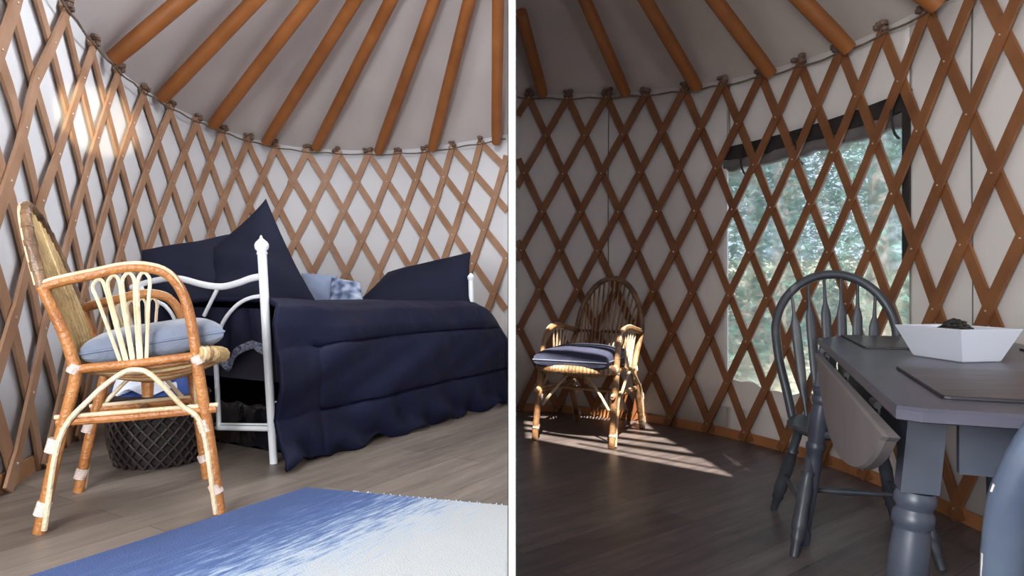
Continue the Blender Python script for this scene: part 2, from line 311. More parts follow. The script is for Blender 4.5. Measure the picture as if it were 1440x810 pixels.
# ------------------------------------------------------------------ the two curved lattice walls
def curve_eval(C, cum, s):
    s = max(0.0, min(cum[-1] - 1e-6, s))
    lo, hi = 0, len(cum) - 1
    while hi - lo > 1:
        m = (lo + hi) // 2
        if cum[m] <= s: lo = m
        else: hi = m
    w = (s - cum[lo]) / (cum[lo + 1] - cum[lo])
    x = C[lo][0] * (1 - w) + C[lo + 1][0] * w; y = C[lo][1] * (1 - w) + C[lo + 1][1] * w
    a = max(0, lo - 1); b = min(len(C) - 1, lo + 2)
    tx, ty = C[b][0] - C[a][0], C[b][1] - C[a][1]; L = math.hypot(tx, ty)
    return V(x, y, 0), V(tx / L, ty / L, 0)
def cumlen(C):
    c = [0.0]
    for i in range(1, len(C)): c.append(c[-1] + math.hypot(C[i][0] - C[i - 1][0], C[i][1] - C[i - 1][1]))
    return c
class Wall:
    def __init__(w, C, cs, cz, floor, side):
        w.C = C; w.cum = cumlen(C); w.cs = cs; w.cz = cz; w.floor = floor; w.side = side
    def s_of(w, u, r):
        lo, hi = (4.4, 16.5) if w.side == 'L' else (-1.5, 12.5)
        if w.side == 'L':
            lo = -1.0
            if u < lo: return w.s_of(lo, r) + (u - lo) * 0.30
        if u < lo: return w.s_of(lo, r) + (u - lo) * (w.s_of(lo + 0.5, r) - w.s_of(lo, r)) / 0.5
        if u > hi: return w.s_of(hi, r) + (u - hi) * (w.s_of(hi, r) - w.s_of(hi - 0.5, r)) / 0.5
        U = (u - 6) / 8; Q = r / 8; c = w.cs
        return c[0] + c[1] * U + c[2] * U * U + c[3] * U ** 3 + c[4] * Q + c[5] * U * Q + c[6] * Q * Q + c[7] * U * U * Q
    def z_of(w, u, r):
        U = max(-1.1, min(1.3, (u - 6) / 8)); Q = r / 8; c = w.cz
        return EYE + c[0] + c[1] * U + c[2] * U * U + c[3] * U ** 3 + c[4] * Q + c[5] * U * Q + c[6] * Q * Q + c[7] * U * U * Q
    def u_at(w, s):
        lo, hi = -14.0, 24.0
        for _ in range(40):
            m = (lo + hi) / 2
            if w.s_of(m, 0) < s: lo = m
            else: hi = m
        return lo
    def pt(w, s, off=0.0):
        p, t = curve_eval(w.C, w.cum, s); return V(p.x + t.y * off, p.y - t.x * off, 0), t
    def eave(w, s):
        u = max(-2.5, min(16, w.u_at(s))) if w.side == 'L' else max(-1.5, min(14, w.u_at(s)))
        return w.z_of(u, 0) + 0.02
    def s_px(w, px):
        k = (px - 720) / F; g = [c[0] - k * c[1] for c in w.C]
        for j in range(len(g) - 1):
            if w.C[j][1] > 1.2 and g[j] * g[j + 1] <= 0:
                return w.cum[j] + g[j] / (g[j] - g[j + 1]) * (w.cum[j + 1] - w.cum[j])
        return None
    def x_zero(w):
        for j in range(len(w.C) - 1):
            if w.C[j][1] > 3 and w.C[j][0] * w.C[j + 1][0] <= 0:
                return w.cum[j] + abs(w.C[j][0]) / abs(w.C[j + 1][0] - w.C[j][0]) * (w.cum[j + 1] - w.cum[j])
WL = Wall(CURVE_L, CS_L, CZ_L, FL, 'L'); WR = Wall(CURVE_R, CS_R, CZ_R, 0.0, 'R')
GAPX = 0.012
sL1 = WL.x_zero() - 0.02; sR0 = WR.x_zero() + 0.02

def wall_mesh(w, s0, s1, hole=None, n=110):
    ss = [s0 + (s1 - s0) * i / n for i in range(n + 1)]
    if hole: ss = sorted(set(ss + [hole[0], hole[1]]))
    m = MB()
    for i in range(len(ss) - 1):
        a, b = ss[i], ss[i + 1]; ta, tb = w.eave(a) + 0.03, w.eave(b) + 0.03
        pa, _ = w.pt(a); pb, _ = w.pt(b)
        def q(z0a, z1a, z0b, z1b):
            for k in range(4):
                f0, f1 = k / 4, (k + 1) / 4
                m.add([(pa.x, pa.y, z0a + (z1a - z0a) * f0), (pb.x, pb.y, z0b + (z1b - z0b) * f0), (pb.x, pb.y, z0b + (z1b - z0b) * f1), (pa.x, pa.y, z0a + (z1a - z0a) * f1)], [(0, 1, 2, 3)])
        if hole and a >= hole[0] - 1e-6 and b <= hole[1] + 1e-6:
            q(w.floor, hole[2], w.floor, hole[2]); q(hole[3], ta, hole[3], tb)
        else: q(w.floor, ta, w.floor, tb)
    return m
h0, h1 = WR.s_px(1022), WR.s_px(1279)
HOLE = (h0, h1, EYE - 0.655, EYE + 0.915)
wl_ = struct(wall_mesh(WL, 0, sL1).build('wall_left', 'fabric_L', smooth=True))
wr_ = struct(wall_mesh(WR, sR0, WR.cum[-1], HOLE).build('wall_right', 'fabric_R', smooth=True))
for o in (wl_, wr_):
    o.modifiers.new('weld', 'WELD').merge_threshold = 0.0005; md = o.modifiers.new('thickness', 'SOLIDIFY'); md.thickness = 0.015; md.offset = -1.0

# fabric seams on the right wall
for k, (px, ztop) in enumerate(((856, 0), (1026, 0.25), (1368, 0))):
    s = WR.s_px(px); p, t = WR.pt(s, 0.003); m = MB()
    z1 = WR.eave(s) - 0.02; z0 = 0.05 if px != 1026 else HOLE[3] + 0.02
    if px == 1368: z0 = 0.6
    m.tube([V(p.x + 0.004 * math.sin(7 * f), p.y, z0 + (z1 - z0) * f) for f in [i / 12 for i in range(13)]], 0.0035, 5)
    m.build('seam', 'seam', wr_)

def slat_path(w, u0, sgn, off):
    """from the eave down; sgn -1 leans to the left going down"""
    out = []; r = -0.12
    while r < 10.5:
        u = u0 + sgn * r / 2; s = w.s_of(u, r); z = w.z_of(u, r)
        if s < 0.3 or s > w.cum[-1] - 0.3:
            if out: break
            r += 0.125; continue
        if z < w.floor + 0.012:
            if out:
                ps, pz = out[-1][3], out[-1][0].z; f = (pz - w.floor - 0.012) / (pz - z); s2 = ps + (s - ps) * f
                p, t = w.pt(s2, off); out.append((V(p.x, p.y, w.floor + 0.012), t, r, s2))
            break
        p, t = w.pt(s, off); p.z = z; out.append((p, t, r, s)); r += 0.125
    return out
def clip_side(path, w):
    keep = []
    for q in path:
        if w.side == 'L' and q[3] > sL1 - 0.012: 
            if keep: break
            continue
        if w.side == 'R' and q[3] < sR0 + 0.012:
            if keep: break
            continue
        keep.append(q)
    return keep
def make_lattice(w, u_from, u_to, mat, name, label, smin, smax, hw=0.029, th=0.006):
    root = thing(name, label, 'lattice', (0, 0, w.floor))
    for sgn, off in ((1, 0.018), (-1, 0.033)):
        u = u_from
        while u <= u_to:
            path = [q for q in clip_side(slat_path(w, u, sgn, off), w) if smin <= q[3] <= smax]
            if len(path) >= 3:
                m = MB(); vs = []; k = len(path)
                for i, (p, t, r, s) in enumerate(path):
                    d = (path[min(i + 1, k - 1)][0] - path[max(i - 1, 0)][0]).normalized()
                    nrm = V(t.y, -t.x, 0); wv = d.cross(nrm).normalized()
                    for a, b in ((-1, -1), (1, -1), (1, 1), (-1, 1)): vs.append(p + wv * hw * a + nrm * th * b)
                fs = [(i * 4 + j, i * 4 + (j + 1) % 4, i * 4 + 4 + (j + 1) % 4, i * 4 + 4 + j) for i in range(k - 1) for j in range(4)]
                fs += [(3, 2, 1, 0), tuple((k - 1) * 4 + j for j in range(4))]
                m.add(vs, fs)
                if sgn == -1:
                    for (p, t, r, s) in path:
                        if abs(r - round(r)) < 0.13 and abs((r % 1) - 0) < 0.01 or abs((r + 0.12) % 1 - 0.12) < 1e-3:
                            nrm = V(t.y, -t.x, 0); m.ball(p + nrm * 0.007, 0.0055, 6, 1)
                m.build('slat', [mat, 'bolt'], root, smooth=False)
            u += 1
    # rag ties over every tip
    u = u_from
    while u <= u_to:
        s = w.s_of(u, -0.1)
        if smin <= s <= smax and (s < sL1 - 0.05 if w.side == 'L' else s > sR0 + 0.05):
            p, t = w.pt(s, 0.04); p.z = w.z_of(u, -0.1) + 0.01; rg = random.Random(int(u * 7 + 90)); m = MB()
            for q in range(5):
                m.ball(p + V(t.x, t.y, 0) * rg.uniform(-0.035, 0.035) + V(0, 0, rg.uniform(-0.02, 0.02)), rg.uniform(0.016, 0.026), 7, 0, (1.1, 1.1, 0.8))
            m.build('rag_tie', 'cable_rag', root)
        u += 1
    return root
M['cable_rag'] = mat_noise('rag_knot', (0.10, 0.06, 0.045), (0.22, 0.14, 0.10), 30, rough=0.9)
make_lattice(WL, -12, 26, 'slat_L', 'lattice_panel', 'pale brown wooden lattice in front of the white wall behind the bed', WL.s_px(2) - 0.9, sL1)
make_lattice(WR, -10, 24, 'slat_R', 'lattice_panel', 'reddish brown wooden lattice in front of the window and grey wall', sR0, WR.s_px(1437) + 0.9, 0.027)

M['base_R'] = mat_noise('base_wood_right', (0.34, 0.13, 0.045), (0.46, 0.19, 0.07), 5, rough=0.5)
# base boards
def base_board(w, s0, s1, mat, name, hgt=0.06, th=0.03):
    m = MB(); n = 60; ss = [s0 + (s1 - s0) * i / n for i in range(n + 1)]; vs = []
    for s in ss:
        for off, z in ((0.002, w.floor), (th, w.floor), (th, w.floor + hgt), (0.002, w.floor + hgt)):
            p, t = w.pt(s, off); vs.append((p.x, p.y, z))
    fs = [(i * 4 + j, i * 4 + (j + 1) % 4, i * 4 + 4 + (j + 1) % 4, i * 4 + 4 + j) for i in range(n) for j in range(4)]
    m.add(vs, fs + [(3, 2, 1, 0), tuple(n * 4 + j for j in range(4))]); return struct(m.build(name, mat, smooth=False))
base_board(WL, 1.0, sL1 - 0.03, 'base_L', 'baseboard_left', 0.07, 0.012)
base_board(WR, sR0 + 0.03, WR.cum[-1] - 1.5, 'base_R', 'baseboard_right', 0.06, 0.0125)

# eave cables
for w, s0, s1, lb in ((WL, 2.5, sL1 - 0.02, 'thin dark cable running along the eave above the bed'), (WR, sR0 + 0.02, WR.cum[-1] - 3, 'thin dark cable running along the eave above the window')):
    m = MB(); pts = []
    for i in range(140):
        s = s0 + (s1 - s0) * i / 139; p, t = w.pt(s, 0.045); p.z = w.eave(s) - 0.02 - 0.012 * abs(math.sin(s * 9)); pts.append(p)
    m.tube(pts, 0.006, 5); tag(m.build('eave_cable', 'cable'), lb, 'cable')

# roofs: cloth stretched from the eave up to the crown
CROWN_L = V(0.18, 3.5, EYE + 3.08); CROWN_R = V(-0.46, 3.0, EYE + 3.08)
def roof(w, s0, s1, crown, tmax, mat, name, side):
    n, k = 110, 12; m = MB(); cells = {}
    def P(i, j):
        s = s0 + (s1 - s0) * i / n; p, t = w.pt(s, -0.02); p.z = w.eave(s) + 0.004
        tm = tmax if (side == 'L' or p.y > 3.9) else 0.34 + (tmax - 0.34) * max(0, (p.y - 3.3) / 0.6)
        f = tm * j / k; q = p.lerp(crown, f)
        q.z += 0.095 * min(1, f * 7) - 0.01 * math.sin(f * 9); return q
    for i in range(n):
        for j in range(k):
            q = [P(i, j), P(i + 1, j), P(i + 1, j + 1), P(i, j + 1)]
            if side == 'L':
                if min(a.x for a in q) > -0.0064: continue
                q = [V(min(a.x, -0.0064), a.y, a.z) for a in q]
            else:
                if max(a.x for a in q) < 0.0064: continue
                q = [V(max(a.x, 0.0064), a.y, a.z) for a in q]
            m.add(q, [(0, 1, 2, 3)])
    o = m.build(name, mat); md = o.modifiers.new('weld', 'WELD'); md.merge_threshold = 0.0005
    return struct(o)
roof(WL, 0.0, sL1 + 0.02, CROWN_L, 0.54, 'roof_L', 'ceiling_left', 'L')
roof(WR, sR0 - 0.02, WR.cum[-1], CROWN_R, 0.50, 'roof_R', 'ceiling_right', 'R')
# flat roof cloth above the slope, each with an opening added to let light in
def lid(name, x0, x1, y0, y1, z, hx0, hx1, hy0, hy1, mat):
    m = MB()
    for a, b, c, d in ((x0, x1, y0, hy0), (x0, x1, hy1, y1), (x0, hx0, hy0, hy1), (hx1, x1, hy0, hy1)):
        m.box(((a + b) / 2, (c + d) / 2, z + 0.02), (b - a, d - c, 0.04))
    return struct(m.build(name, mat, smooth=False))
ZL = EYE + 2.33; ZR = EYE + 2.2
lid('ceiling_left_top', -2.6, -0.0064, -1.7, 5.2, ZL, -1.0, -0.35, 3.2, 4.0, 'roof_L')
# opening over the right room: the sun patch on the floor carried back up the sun's direction
def up(x, y, z): t = z / -SUN_DIR.z; return V(x - SUN_DIR.x * t, y - SUN_DIR.y * t, z)
HX0, HX1, HY0, HY1 = 0.02, 1.25, up(0, 3.35, ZR).y, up(0, 5.27, ZR).y
lid('ceiling_right_top', 0.0064, 2.3, -1.7, 4.75, ZR, HX0, HX1, HY0, HY1, 'roof_R')
sky = thing('sun_patch_mask', 'unseen slatted mask added above to shape the floor sun patch', 'light mask', (0.6, (HY0 + HY1) / 2, ZR))
m = MB()  # boards and slats added out of view, cut to shape the sun patch
m.slab([up(*p, ZR + 0.002) for p in ((0.012, 3.30), (1.28, 3.30), (1.28, 3.47), (0.03, 4.56), (0.012, 4.56))], (0, 0, 0.02))
m.slab([up(*p, ZR + 0.002) for p in ((1.17, 3.56), (1.28, 3.30), (1.28, 5.30), (0.98, 5.30), (1.0, 4.6), (1.12, 3.95))], (0, 0, 0.02))
m.build('shade_board', 'slat_R', sky, smooth=False)
for k, (a, b, wd) in enumerate((((0.42, 4.34), (1.2, 3.68), 0.02), ((0.0, 4.80), (1.2, 3.95), 0.075), ((0.0, 4.98), (1.2, 4.18), 0.06), ((0.0, 5.2), (1.1, 4.5), 0.09), ((0.05, 5.25), (1.05, 4.70), 0.07))):
    a3 = up(*a, ZR + 0.024); b3 = up(*b, ZR + 0.024); d = (b3 - a3).normalized(); w_ = V(-d.y, d.x, 0) * wd / 2
    m = MB(); m.slab([a3 - w_, b3 - w_, b3 + w_, a3 + w_], (0, 0, 0.02)); m.build('slat', 'slat_R', sky, smooth=False)

# rafters
def rafter(w, px, py, crown, r, lb, tmax):
    if px == 703: crown = V(-0.052, crown.y, crown.z); r = 0.045
    s = w.s_px(px); p, t = w.pt(s, 0.06); a = V(p.x, p.y, EYE + (405 - py) / F * p.y); side = -1 if w.side == 'L' else 1
    t1 = 0.0
    for i in range(1, 41):
        f = tmax * i / 40; q = a.lerp(crown, f)
        if q.x * side < GAPX + r + 0.004: break
        t1 = f
    if t1 <= 0: return
    pts = [a.lerp(crown, t1 * i / 10) for i in range(11)]
    m = MB(); m.tube(pts, [r * 0.9] + [r] * 10, 14); o = m.build('rafter', 'rafter', origin=a)
    tag(o, lb, 'rafter', 'rafters over the bed' if w.side == 'L' else 'rafters over the window')
LR_ = [(142, 83, 'orange round rafter, leftmost one, its foot at the top of the lattice'), (215, 138, 'orange round rafter, second from the left in the bed room'),
       (290, 176, 'orange round rafter ending right above the left corner of the leaning pillows'), (368, 200, 'orange round rafter whose foot is above the tall pointed pillow'),
       (444, 208, 'orange round rafter just right of the tall pointed pillow'), (535, 213, 'orange round rafter ending above the middle of the bed'),
       (612, 209, 'orange rafter above the low pillow at the far bed end'), (703, 200, 'upright looking orange rafter beside the white partition edge')]
for px, py, lb in LR_: rafter(WL, px, py, CROWN_L, 0.049, lb, 0.52)
RR_ = [(766, 133, 'dark orange rafter nearest the white partition edge in the darker room'), (885, 132, 'dark orange rafter above the back of the rattan chair by the wall'),
       (988, 124, 'dark orange rafter ending left of the window'), (1094, 104, 'dark orange rafter above the left part of the window'),
       (1208, 69, 'dark orange rafter above the right part of the window'), (1338, 8, 'dark orange rafter whose tip shows at the top edge right of the window')]
for px, py, lb in RR_: rafter(WR, px, py, CROWN_R, 0.044, lb, 0.42)

# floors, added divider and leak screens, back wall
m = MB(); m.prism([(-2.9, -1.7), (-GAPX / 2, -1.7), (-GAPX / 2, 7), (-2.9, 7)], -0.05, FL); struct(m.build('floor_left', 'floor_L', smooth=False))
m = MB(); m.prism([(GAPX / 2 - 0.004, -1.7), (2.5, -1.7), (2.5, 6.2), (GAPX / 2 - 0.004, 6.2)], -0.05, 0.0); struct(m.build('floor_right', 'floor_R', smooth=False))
PW = 12.0 / F * 1.0
m = MB(); m.box((0, 3.9, 1.75), (PW, 5.8, 3.6)); struct(m.build('view_divider', 'partition', smooth=False))  # white divider added to separate the two views, part of neither room
m = MB(); m.box((0, -0.36, 3.42), (0.03, 2.7, 0.36)); struct(m.build('roof_slot_cover', 'plain', smooth=False))  # unseen cover added over the roof slot to block a streak of sun
m = MB()
for sx in (-1, 1): m.box((sx * (PW / 2 - 0.0006), 0.9996, 1.75), (0.0012, 0.001, 3.6))
struct(m.build('view_divider_outline', 'flap', smooth=False))  # dark outlines added on the near edge of the divider
m = MB(); m.box((0, -1.7, 1.65), (5.2, 0.1, 3.4)); struct(m.build('wall_back', 'plain', smooth=False))
# unseen boxes added to stop light leaking between sloping and flat cloth
m = MB(); m.box((-2.62, 1.7, 1.65), (0.05, 6.9, 3.4)); struct(m.build('leak_screen_left', 'plain', smooth=False))
m = MB(); m.box((2.32, 0.7, 1.65), (0.05, 4.8, 3.4)); struct(m.build('leak_screen_right', 'plain', smooth=False))

# ------------------------------------------------------------------ the window in the right wall
win = struct(thing('window_1', 'clear vinyl window in the curved wall', 'window', (0, 0, 0)))
del win['category']; 
def strip(w, s0, s1, z0, z1, off, th, mat, name, n=14, parent=None, wav=0.0):
    m = MB(); vs = []
    for i in range(n + 1):
        s = s0 + (s1 - s0) * i / n; dz = wav * math.sin(i * 2.1) + wav * math.sin(i * 0.9 + 1)
        for o_, z in ((off, z0 + dz), (off + th, z0 + dz), (off + th, z1), (off, z1)):
            p, t = w.pt(s, o_); vs.append((p.x, p.y, z))
    m.add(vs, [(i * 4 + j, i * 4 + (j + 1) % 4, i * 4 + 4 + (j + 1) % 4, i * 4 + 4 + j) for i in range(n) for j in range(4)] + [(3, 2, 1, 0), tuple(n * 4 + j for j in range(4))])
    return m.build(name, mat, parent)
strip(WR, h0, h1, HOLE[2], HOLE[3], -0.012, 0.002, 'vinyl', 'window_pane', 20, win)
strip(WR, h1 - 0.035, h1 + 0.01, HOLE[2] + 0.75, HOLE[3] + 0.01, 0.001, 0.012, 'flap', 'side_strip', 3, win)
strip(WR, h0 - 0.02, h1 + 0.02, HOLE[3] - 0.06, HOLE[3] + 0.03, -0.008, 0.016, 'flap', 'top_strip', 20, win, 0.004)
m = MB(); pts = [WR.pt(h0 - 0.02 + (h1 - h0) * i / 20, -0.035)[0] + V(0, 0, HOLE[3] - 0.085 - 0.008 * math.sin(i * 1.7)) for i in range(21)]
m.tube(pts, [0.045 + 0.006 * math.sin(i * 2.3) for i in range(21)], 10); m.build('rolled_flap', 'flap_grey', win)
for f in (0.1, 0.42, 0.93):
    p, t = WR.pt(h0 + (h1 - h0) * f, 0.012); m = MB(); z = HOLE[3] - 0.02
    m.tube(chain([V(p.x, p.y, z + 0.03), V(p.x - 0.02, p.y - 0.02, z - 0.05), V(p.x, p.y - 0.01, z - 0.13), V(p.x + 0.03, p.y, z - 0.16)], 4), 0.007, 6); m.build('tie_strap', 'flap', win)
# sagging cloth hem below the pane
m = MB(); n = 26; vs = []
for i in range(n + 1):
    s = h0 - 0.04 + (h1 - h0 + 0.06) * i / n; top = HOLE[2] + 0.03 + 0.02 * math.sin(i * 0.55) + 0.01 * math.sin(i * 1.7)
    for o_, z in ((0.004, HOLE[2] - 0.14), (0.012, HOLE[2] - 0.14), (0.012, top), (0.004, top)):
        p, t = WR.pt(s, o_); vs.append((p.x, p.y, z))
m.add(vs, [(i * 4 + j, i * 4 + (j + 1) % 4, i * 4 + 4 + (j + 1) % 4, i * 4 + 4 + j) for i in range(n) for j in range(4)]); m.build('hem', 'fabric_R', win)

# ------------------------------------------------------------------ forest outside the window
m = MB()
def hill(u, v):
    x = -6 + 26 * u; y = 5.6 + 30 * v
    return (x, y, -0.5 + 0.10 * (y - 5.6) + 0.25 * math.sin(x * 0.7) * math.cos(y * 0.4) )
def hz(x, y): return -0.5 + 0.10 * (y - 5.6) + 0.25 * math.sin(x * 0.7) * math.cos(y * 0.4) 
m.grid(hill, 40, 40); struct(m.build('ground', 'forest_ground'))
def tree_mesh(seed, hgt, rad, mat):
    rg = random.Random(seed); fol = MB(); tr = MB()
    tr.lathe((0, 0, -0.4), (0.05, 0, hgt), [(0, rad * 0.09), (0.5, rad * 0.055), (1, 0.01)], 8)
    for i in range(4200):
        f = rg.random() ** 0.8; z = 0.5 + (hgt - 0.5) * f; rr = rad * (1 - f * 0.85) * math.sqrt(rg.random()) ; a = rg.uniform(0, 6.283)
        c = V(rr * math.cos(a), rr * math.sin(a), z - rr * 0.25); d = V(rg.uniform(-1, 1), rg.uniform(-1, 1), rg.uniform(-0.6, 0.3)).normalized()
        e = d.cross(V(rg.uniform(-1, 1), rg.uniform(-1, 1), 1)).normalized(); L = rg.uniform(0.06, 0.20); W = rg.uniform(0.015, 0.055)
        fol.add([c - e * W, c + d * L * 0.5 - e * W * 0.4, c + d * L, c + e * W], [(0, 1, 2, 3)])
    return fol, tr
protos = []
for k in range(3):
    fol, tr = tree_mesh(20 + k, 6.5 + k, 1.5 + 0.3 * k, 'needles')
    protos.append((fol, tr, ['needles', 'needles_pale', 'needles'][k]))
spots = [(3.3, 8.4), (5.2, 9.6), (2.6, 10.6), (4.3, 11.8), (6.8, 11.6), (3.4, 14.0), (5.8, 14.6), (8.4, 15.0), (7.6, 13.0), (4.6, 17.0), (9.6, 18.0), (6.6, 18.5), (2.0, 13.0), (11.5, 18.5), (4.0, 9.8), (6.6, 9.2)]
made = {}
for i, (x, y) in enumerate(spots):
    k = i % 3
    if k not in made:
        t = thing('conifer_tree', 'green leafy forest tree standing outside the window', 'tree', (x, y, hz(x, y)), 'forest trees outside the window')
        a = protos[k][0].build('foliage', protos[k][2], t, smooth=False); b = protos[k][1].build('trunk', 'bark', t)
        a.location = b.location = (0, 0, 0); made[k] = (t, a, b)
    else:
        t0, a0, b0 = made[k]; t = t0.copy(); COL.objects.link(t); t.location = (x, y, hz(x, y))
        for c0 in (a0, b0): c = c0.copy(); COL.objects.link(c); c.parent = t
    t.rotation_euler = (0, 0, i * 1.3); sc_ = 0.85 + 0.3 * ((i * 37) % 10) / 10; t.scale = (sc_, sc_, sc_)

# ------------------------------------------------------------------ rattan armchairs
def rattan_chair(name, label, quad, floor, kz, cfg):
    """quad: near rear foot, near front foot, far rear foot, far front foot (x, y). d runs back to front, s near to far."""
    RN, FN, RF, FF = [V(p[0], p[1], 0) for p in quad]
    def P(d, s, z):
        a = RN.lerp(FN, d); b = RF.lerp(FF, d); q = a.lerp(b, s); q.z = floor + z * kz * (1 - cfg.get('drop', 0) * s); return q
    cen = P(0.5, 0.5, 0); root = thing(name, label, 'armchair', cen)
    C = cfg; br, lt, gd, dk = C['brown'], C['light'], C['gold'], C['dark']; R1 = C['r']
    dr = C['seat_rear']; da = C['arm_rear']
    # legs and arms
    for s, near in ((0, True), (1, False)):
        so = -0.0 if near else 0.0
        # rear leg up to the arm level
        m = MB(); m.tube(chain([P(0.0, s, 0), P(dr * 0.5, s, 0.25), P(dr, s, 0.46), P(dr, s, 0.52)], 5), [R1 * 1.05] * 16, 10); m.build('leg', br, root)
        m = MB(); m.tube(chain([P(dr, s, 0.50), P(dr * 0.7 + da * 0.3, s, 0.60), P(da, s, 0.755)], 5), R1, 10); m.build('back_post', br, root)
        # front leg
        m = MB(); m.tube(chain([P(1.0, s, 0), P(0.93, s, 0.27), P(0.862, s, 0.506)], 5), [R1 * 1.1] * 11, 10); m.build('leg', br, root)
        arm = [(da, 0.752), (0.092, 0.768), (0.279, 0.792), (0.433, 0.812), (0.57, 0.815), (0.70, 0.792), (0.785, 0.725), (0.833, 0.623), (0.862, 0.506)]
        ap = chain([P(d, s, z) for d, z in arm], 4)
        m = MB(); m.tube(ap, R1, 10); am = m.build('arm', br, root)
        out = (RN - RF).normalized() * (R1 * 0.75 if near else -R1 * 0.75)
        m = MB(); m.tube([p + V(0, 0, R1 * 0.75) + out * 0.6 for p in ap], R1 * 0.42, 8); m.build('outer_cane', lt, am)
        # loops under the arm
        for k in range(4):
            dt = (0.315, 0.395, 0.475, 0.56)[k]; db = (0.445, 0.482, 0.518, 0.56)[k]; zt = (0.778, 0.79, 0.798, 0.80)[k]
            m = MB(); w = C['loop_w']
            m.tube(chain([P(db - 0.014, s, 0.515), P(dt * 0.75 + db * 0.25 - w * 0.95, s, 0.70), P(dt - w, s, zt - 0.03), P(dt - w * 0.6, s, zt - 0.008), P(dt, s, zt), P(dt + w * 0.6, s, zt - 0.008), P(dt + w, s, zt - 0.03), P(dt * 0.75 + db * 0.25 + w * 0.75, s, 0.70), P(db + 0.014, s, 0.515)], 4), R1 * 0.36, 6)
            m.build('arm_loop', lt, root)
        # seat rail on this side
        m = MB(); m.tube(chain([P(dr - 0.02, s, 0.497), P(0.5, s, 0.510), P(0.88, s, 0.53)], 5), R1 * 0.85, 10); m.build('seat_rail', lt if C['pale_rail'] else br, root)
        # stretcher of doubled cane
        m = MB(); m.tube([P(0.09, s, 0.335), P(0.5, s, 0.34), P(0.975, s, 0.352)], R1 * 0.75, 8); st_ = m.build('stretcher', br, root); m = MB(); m.tube([P(0.08, s, 0.352), P(0.5, s, 0.358), P(0.985, s, 0.366)], R1 * 0.45, 8); m.build('outer_cane', lt, st_)
        # arched brace
        off = out * 1.3
        m = MB(); m.tube(chain([P(0.035, s, 0.012) + off, P(0.115, s, 0.29) + off, P(0.279, s, 0.41) + off, P(0.43, s, 0.478) + off, P(0.519, s, 0.492) + off, P(0.61, s, 0.472) + off, P(0.771, s, 0.375) + off, P(0.895, s, 0.297) + off, P(0.975, s, 0.012) + off], 6), R1 * 0.5, 8)
        m.build('arched_brace', lt, root)
        # wrapped bindings
        for d, z, l in ((0.075, 0.265, 0.03), (0.02, 0.075, 0.03), (0.905, 0.30, 0.028), (0.972, 0.09, 0.022), (dr, 0.50, 0.02), (0.865, 0.515, 0.02)):
            a = P(d - (0.012 if d < 0.5 else -0.012), s, z - l / kz * 0.7); b = P(d + (0.012 if d < 0.5 else -0.012), s, z + l / kz * 0.7)
            m = MB(); n = 9; m.tube([a.lerp(b, i / (n * 2)) for i in range(n * 2 + 1)], [R1 * (1.30 if i % 2 else 1.18) for i in range(n * 2 + 1)], 10); m.build('binding', 'wrap', root)
    # front and rear cross canes
    m = MB(); m.tube([P(0.5, 0, 0.338), P(0.5, 1, 0.338)], R1 * 0.7, 8); m.build('stretcher', br, root)
    m = MB(); m.tube([P(dr, 0, 0.50), P(dr, 1, 0.50)], R1 * 0.9, 8); m.build('seat_rail', br, root)
    m = MB(); m.tube(chain([P(0.935, 0.06, 0.25), P(0.90, 0.2, 0.36), P(0.885, 0.36, 0.47), P(0.88, 0.5, 0.495), P(0.885, 0.64, 0.47), P(0.90, 0.8, 0.36), P(0.935, 0.94, 0.25)], 5), R1 * 0.5, 8); m.build('arched_brace', lt, root)
    # woven seat with bulging front
    def outline(a):
        s = a; bulge = 1 - (2 * s - 1) ** 2; return 0.865 + 0.19 * math.sqrt(max(0, bulge))
    def seat(u, v, dz=0.0):
        d0 = dr + 0.02; d = d0 + (outline(u) - 0.02 - d0) * v; sag = math.sin(math.pi * u) * math.sin(math.pi * min(1, v * 0.95))
        return P(d, 0.02 + 0.96 * u, 0.505 + 0.03 * v - 0.055 * sag + dz)
    m = MB(); m.grid(lambda u, v: seat(u, v), 16, 14); m.grid(lambda u, v: seat(1 - u, v, -0.012), 16, 14); st = m.build('seat', gd, root)
    for k in range(11):
        u = 0.05 + 0.09 * k; m = MB(); m.tube([seat(u, j / 10, -0.014) for j in range(11)], R1 * 0.45, 6); m.build('seat_cane', gd if k % 2 else br, st)
    m = MB(); m.tube([seat(0.5, 0.42, -0.02), seat(0.5, 0.42, -0.075)], [R1 * 1.3, R1 * 1.1], 8); m.build('knob', br, root)
    # thick wrapped front roll
    roll = [P(outline(i / 24), i / 24, 0.535) for i in range(25)]
    m = MB(); n = 96; rp = []
    for i in range(n + 1):
        f = i / n * 24; j = min(23, int(f)); rp.append(roll[j].lerp(roll[j + 1], f - j))
    m.tube(rp, [R1 * (1.65 if i % 2 else 1.45) for i in range(n + 1)], 10); m.mi = [1 if (q // 10) % 4 == 3 else (2 if (q // 10) % 4 == 1 else 0) for q in range(len(m.mi))]; m.build('front_roll', [gd, dk, lt], root)
    # back hoop and fan
    e = C['hoop_pow']; zt = C['hoop_top']
    def hoop(th, k=1.0):
        c = math.cos(th); s_ = 0.5 - 0.5 * k * math.copysign(abs(c) ** e, c); h = abs(math.sin(th)) ** C['hoop_pow_z']
        h *= k
        return P(da - (0.14 + C['hoop_skew'] * s_) * h, s_, 0.755 + (zt - 0.755) * h)
    hp = [hoop(math.pi * i / 40) for i in range(41)]
    m = MB(); m.tube(hp, R1 * 1.0, 10); hb = m.build('back_hoop', C['hoop'], root)
    bo = V(P(0, 0.5, 0).x - P(1, 0.5, 0).x, P(0, 0.5, 0).y - P(1, 0.5, 0).y, 0).normalized() * R1 * 0.6
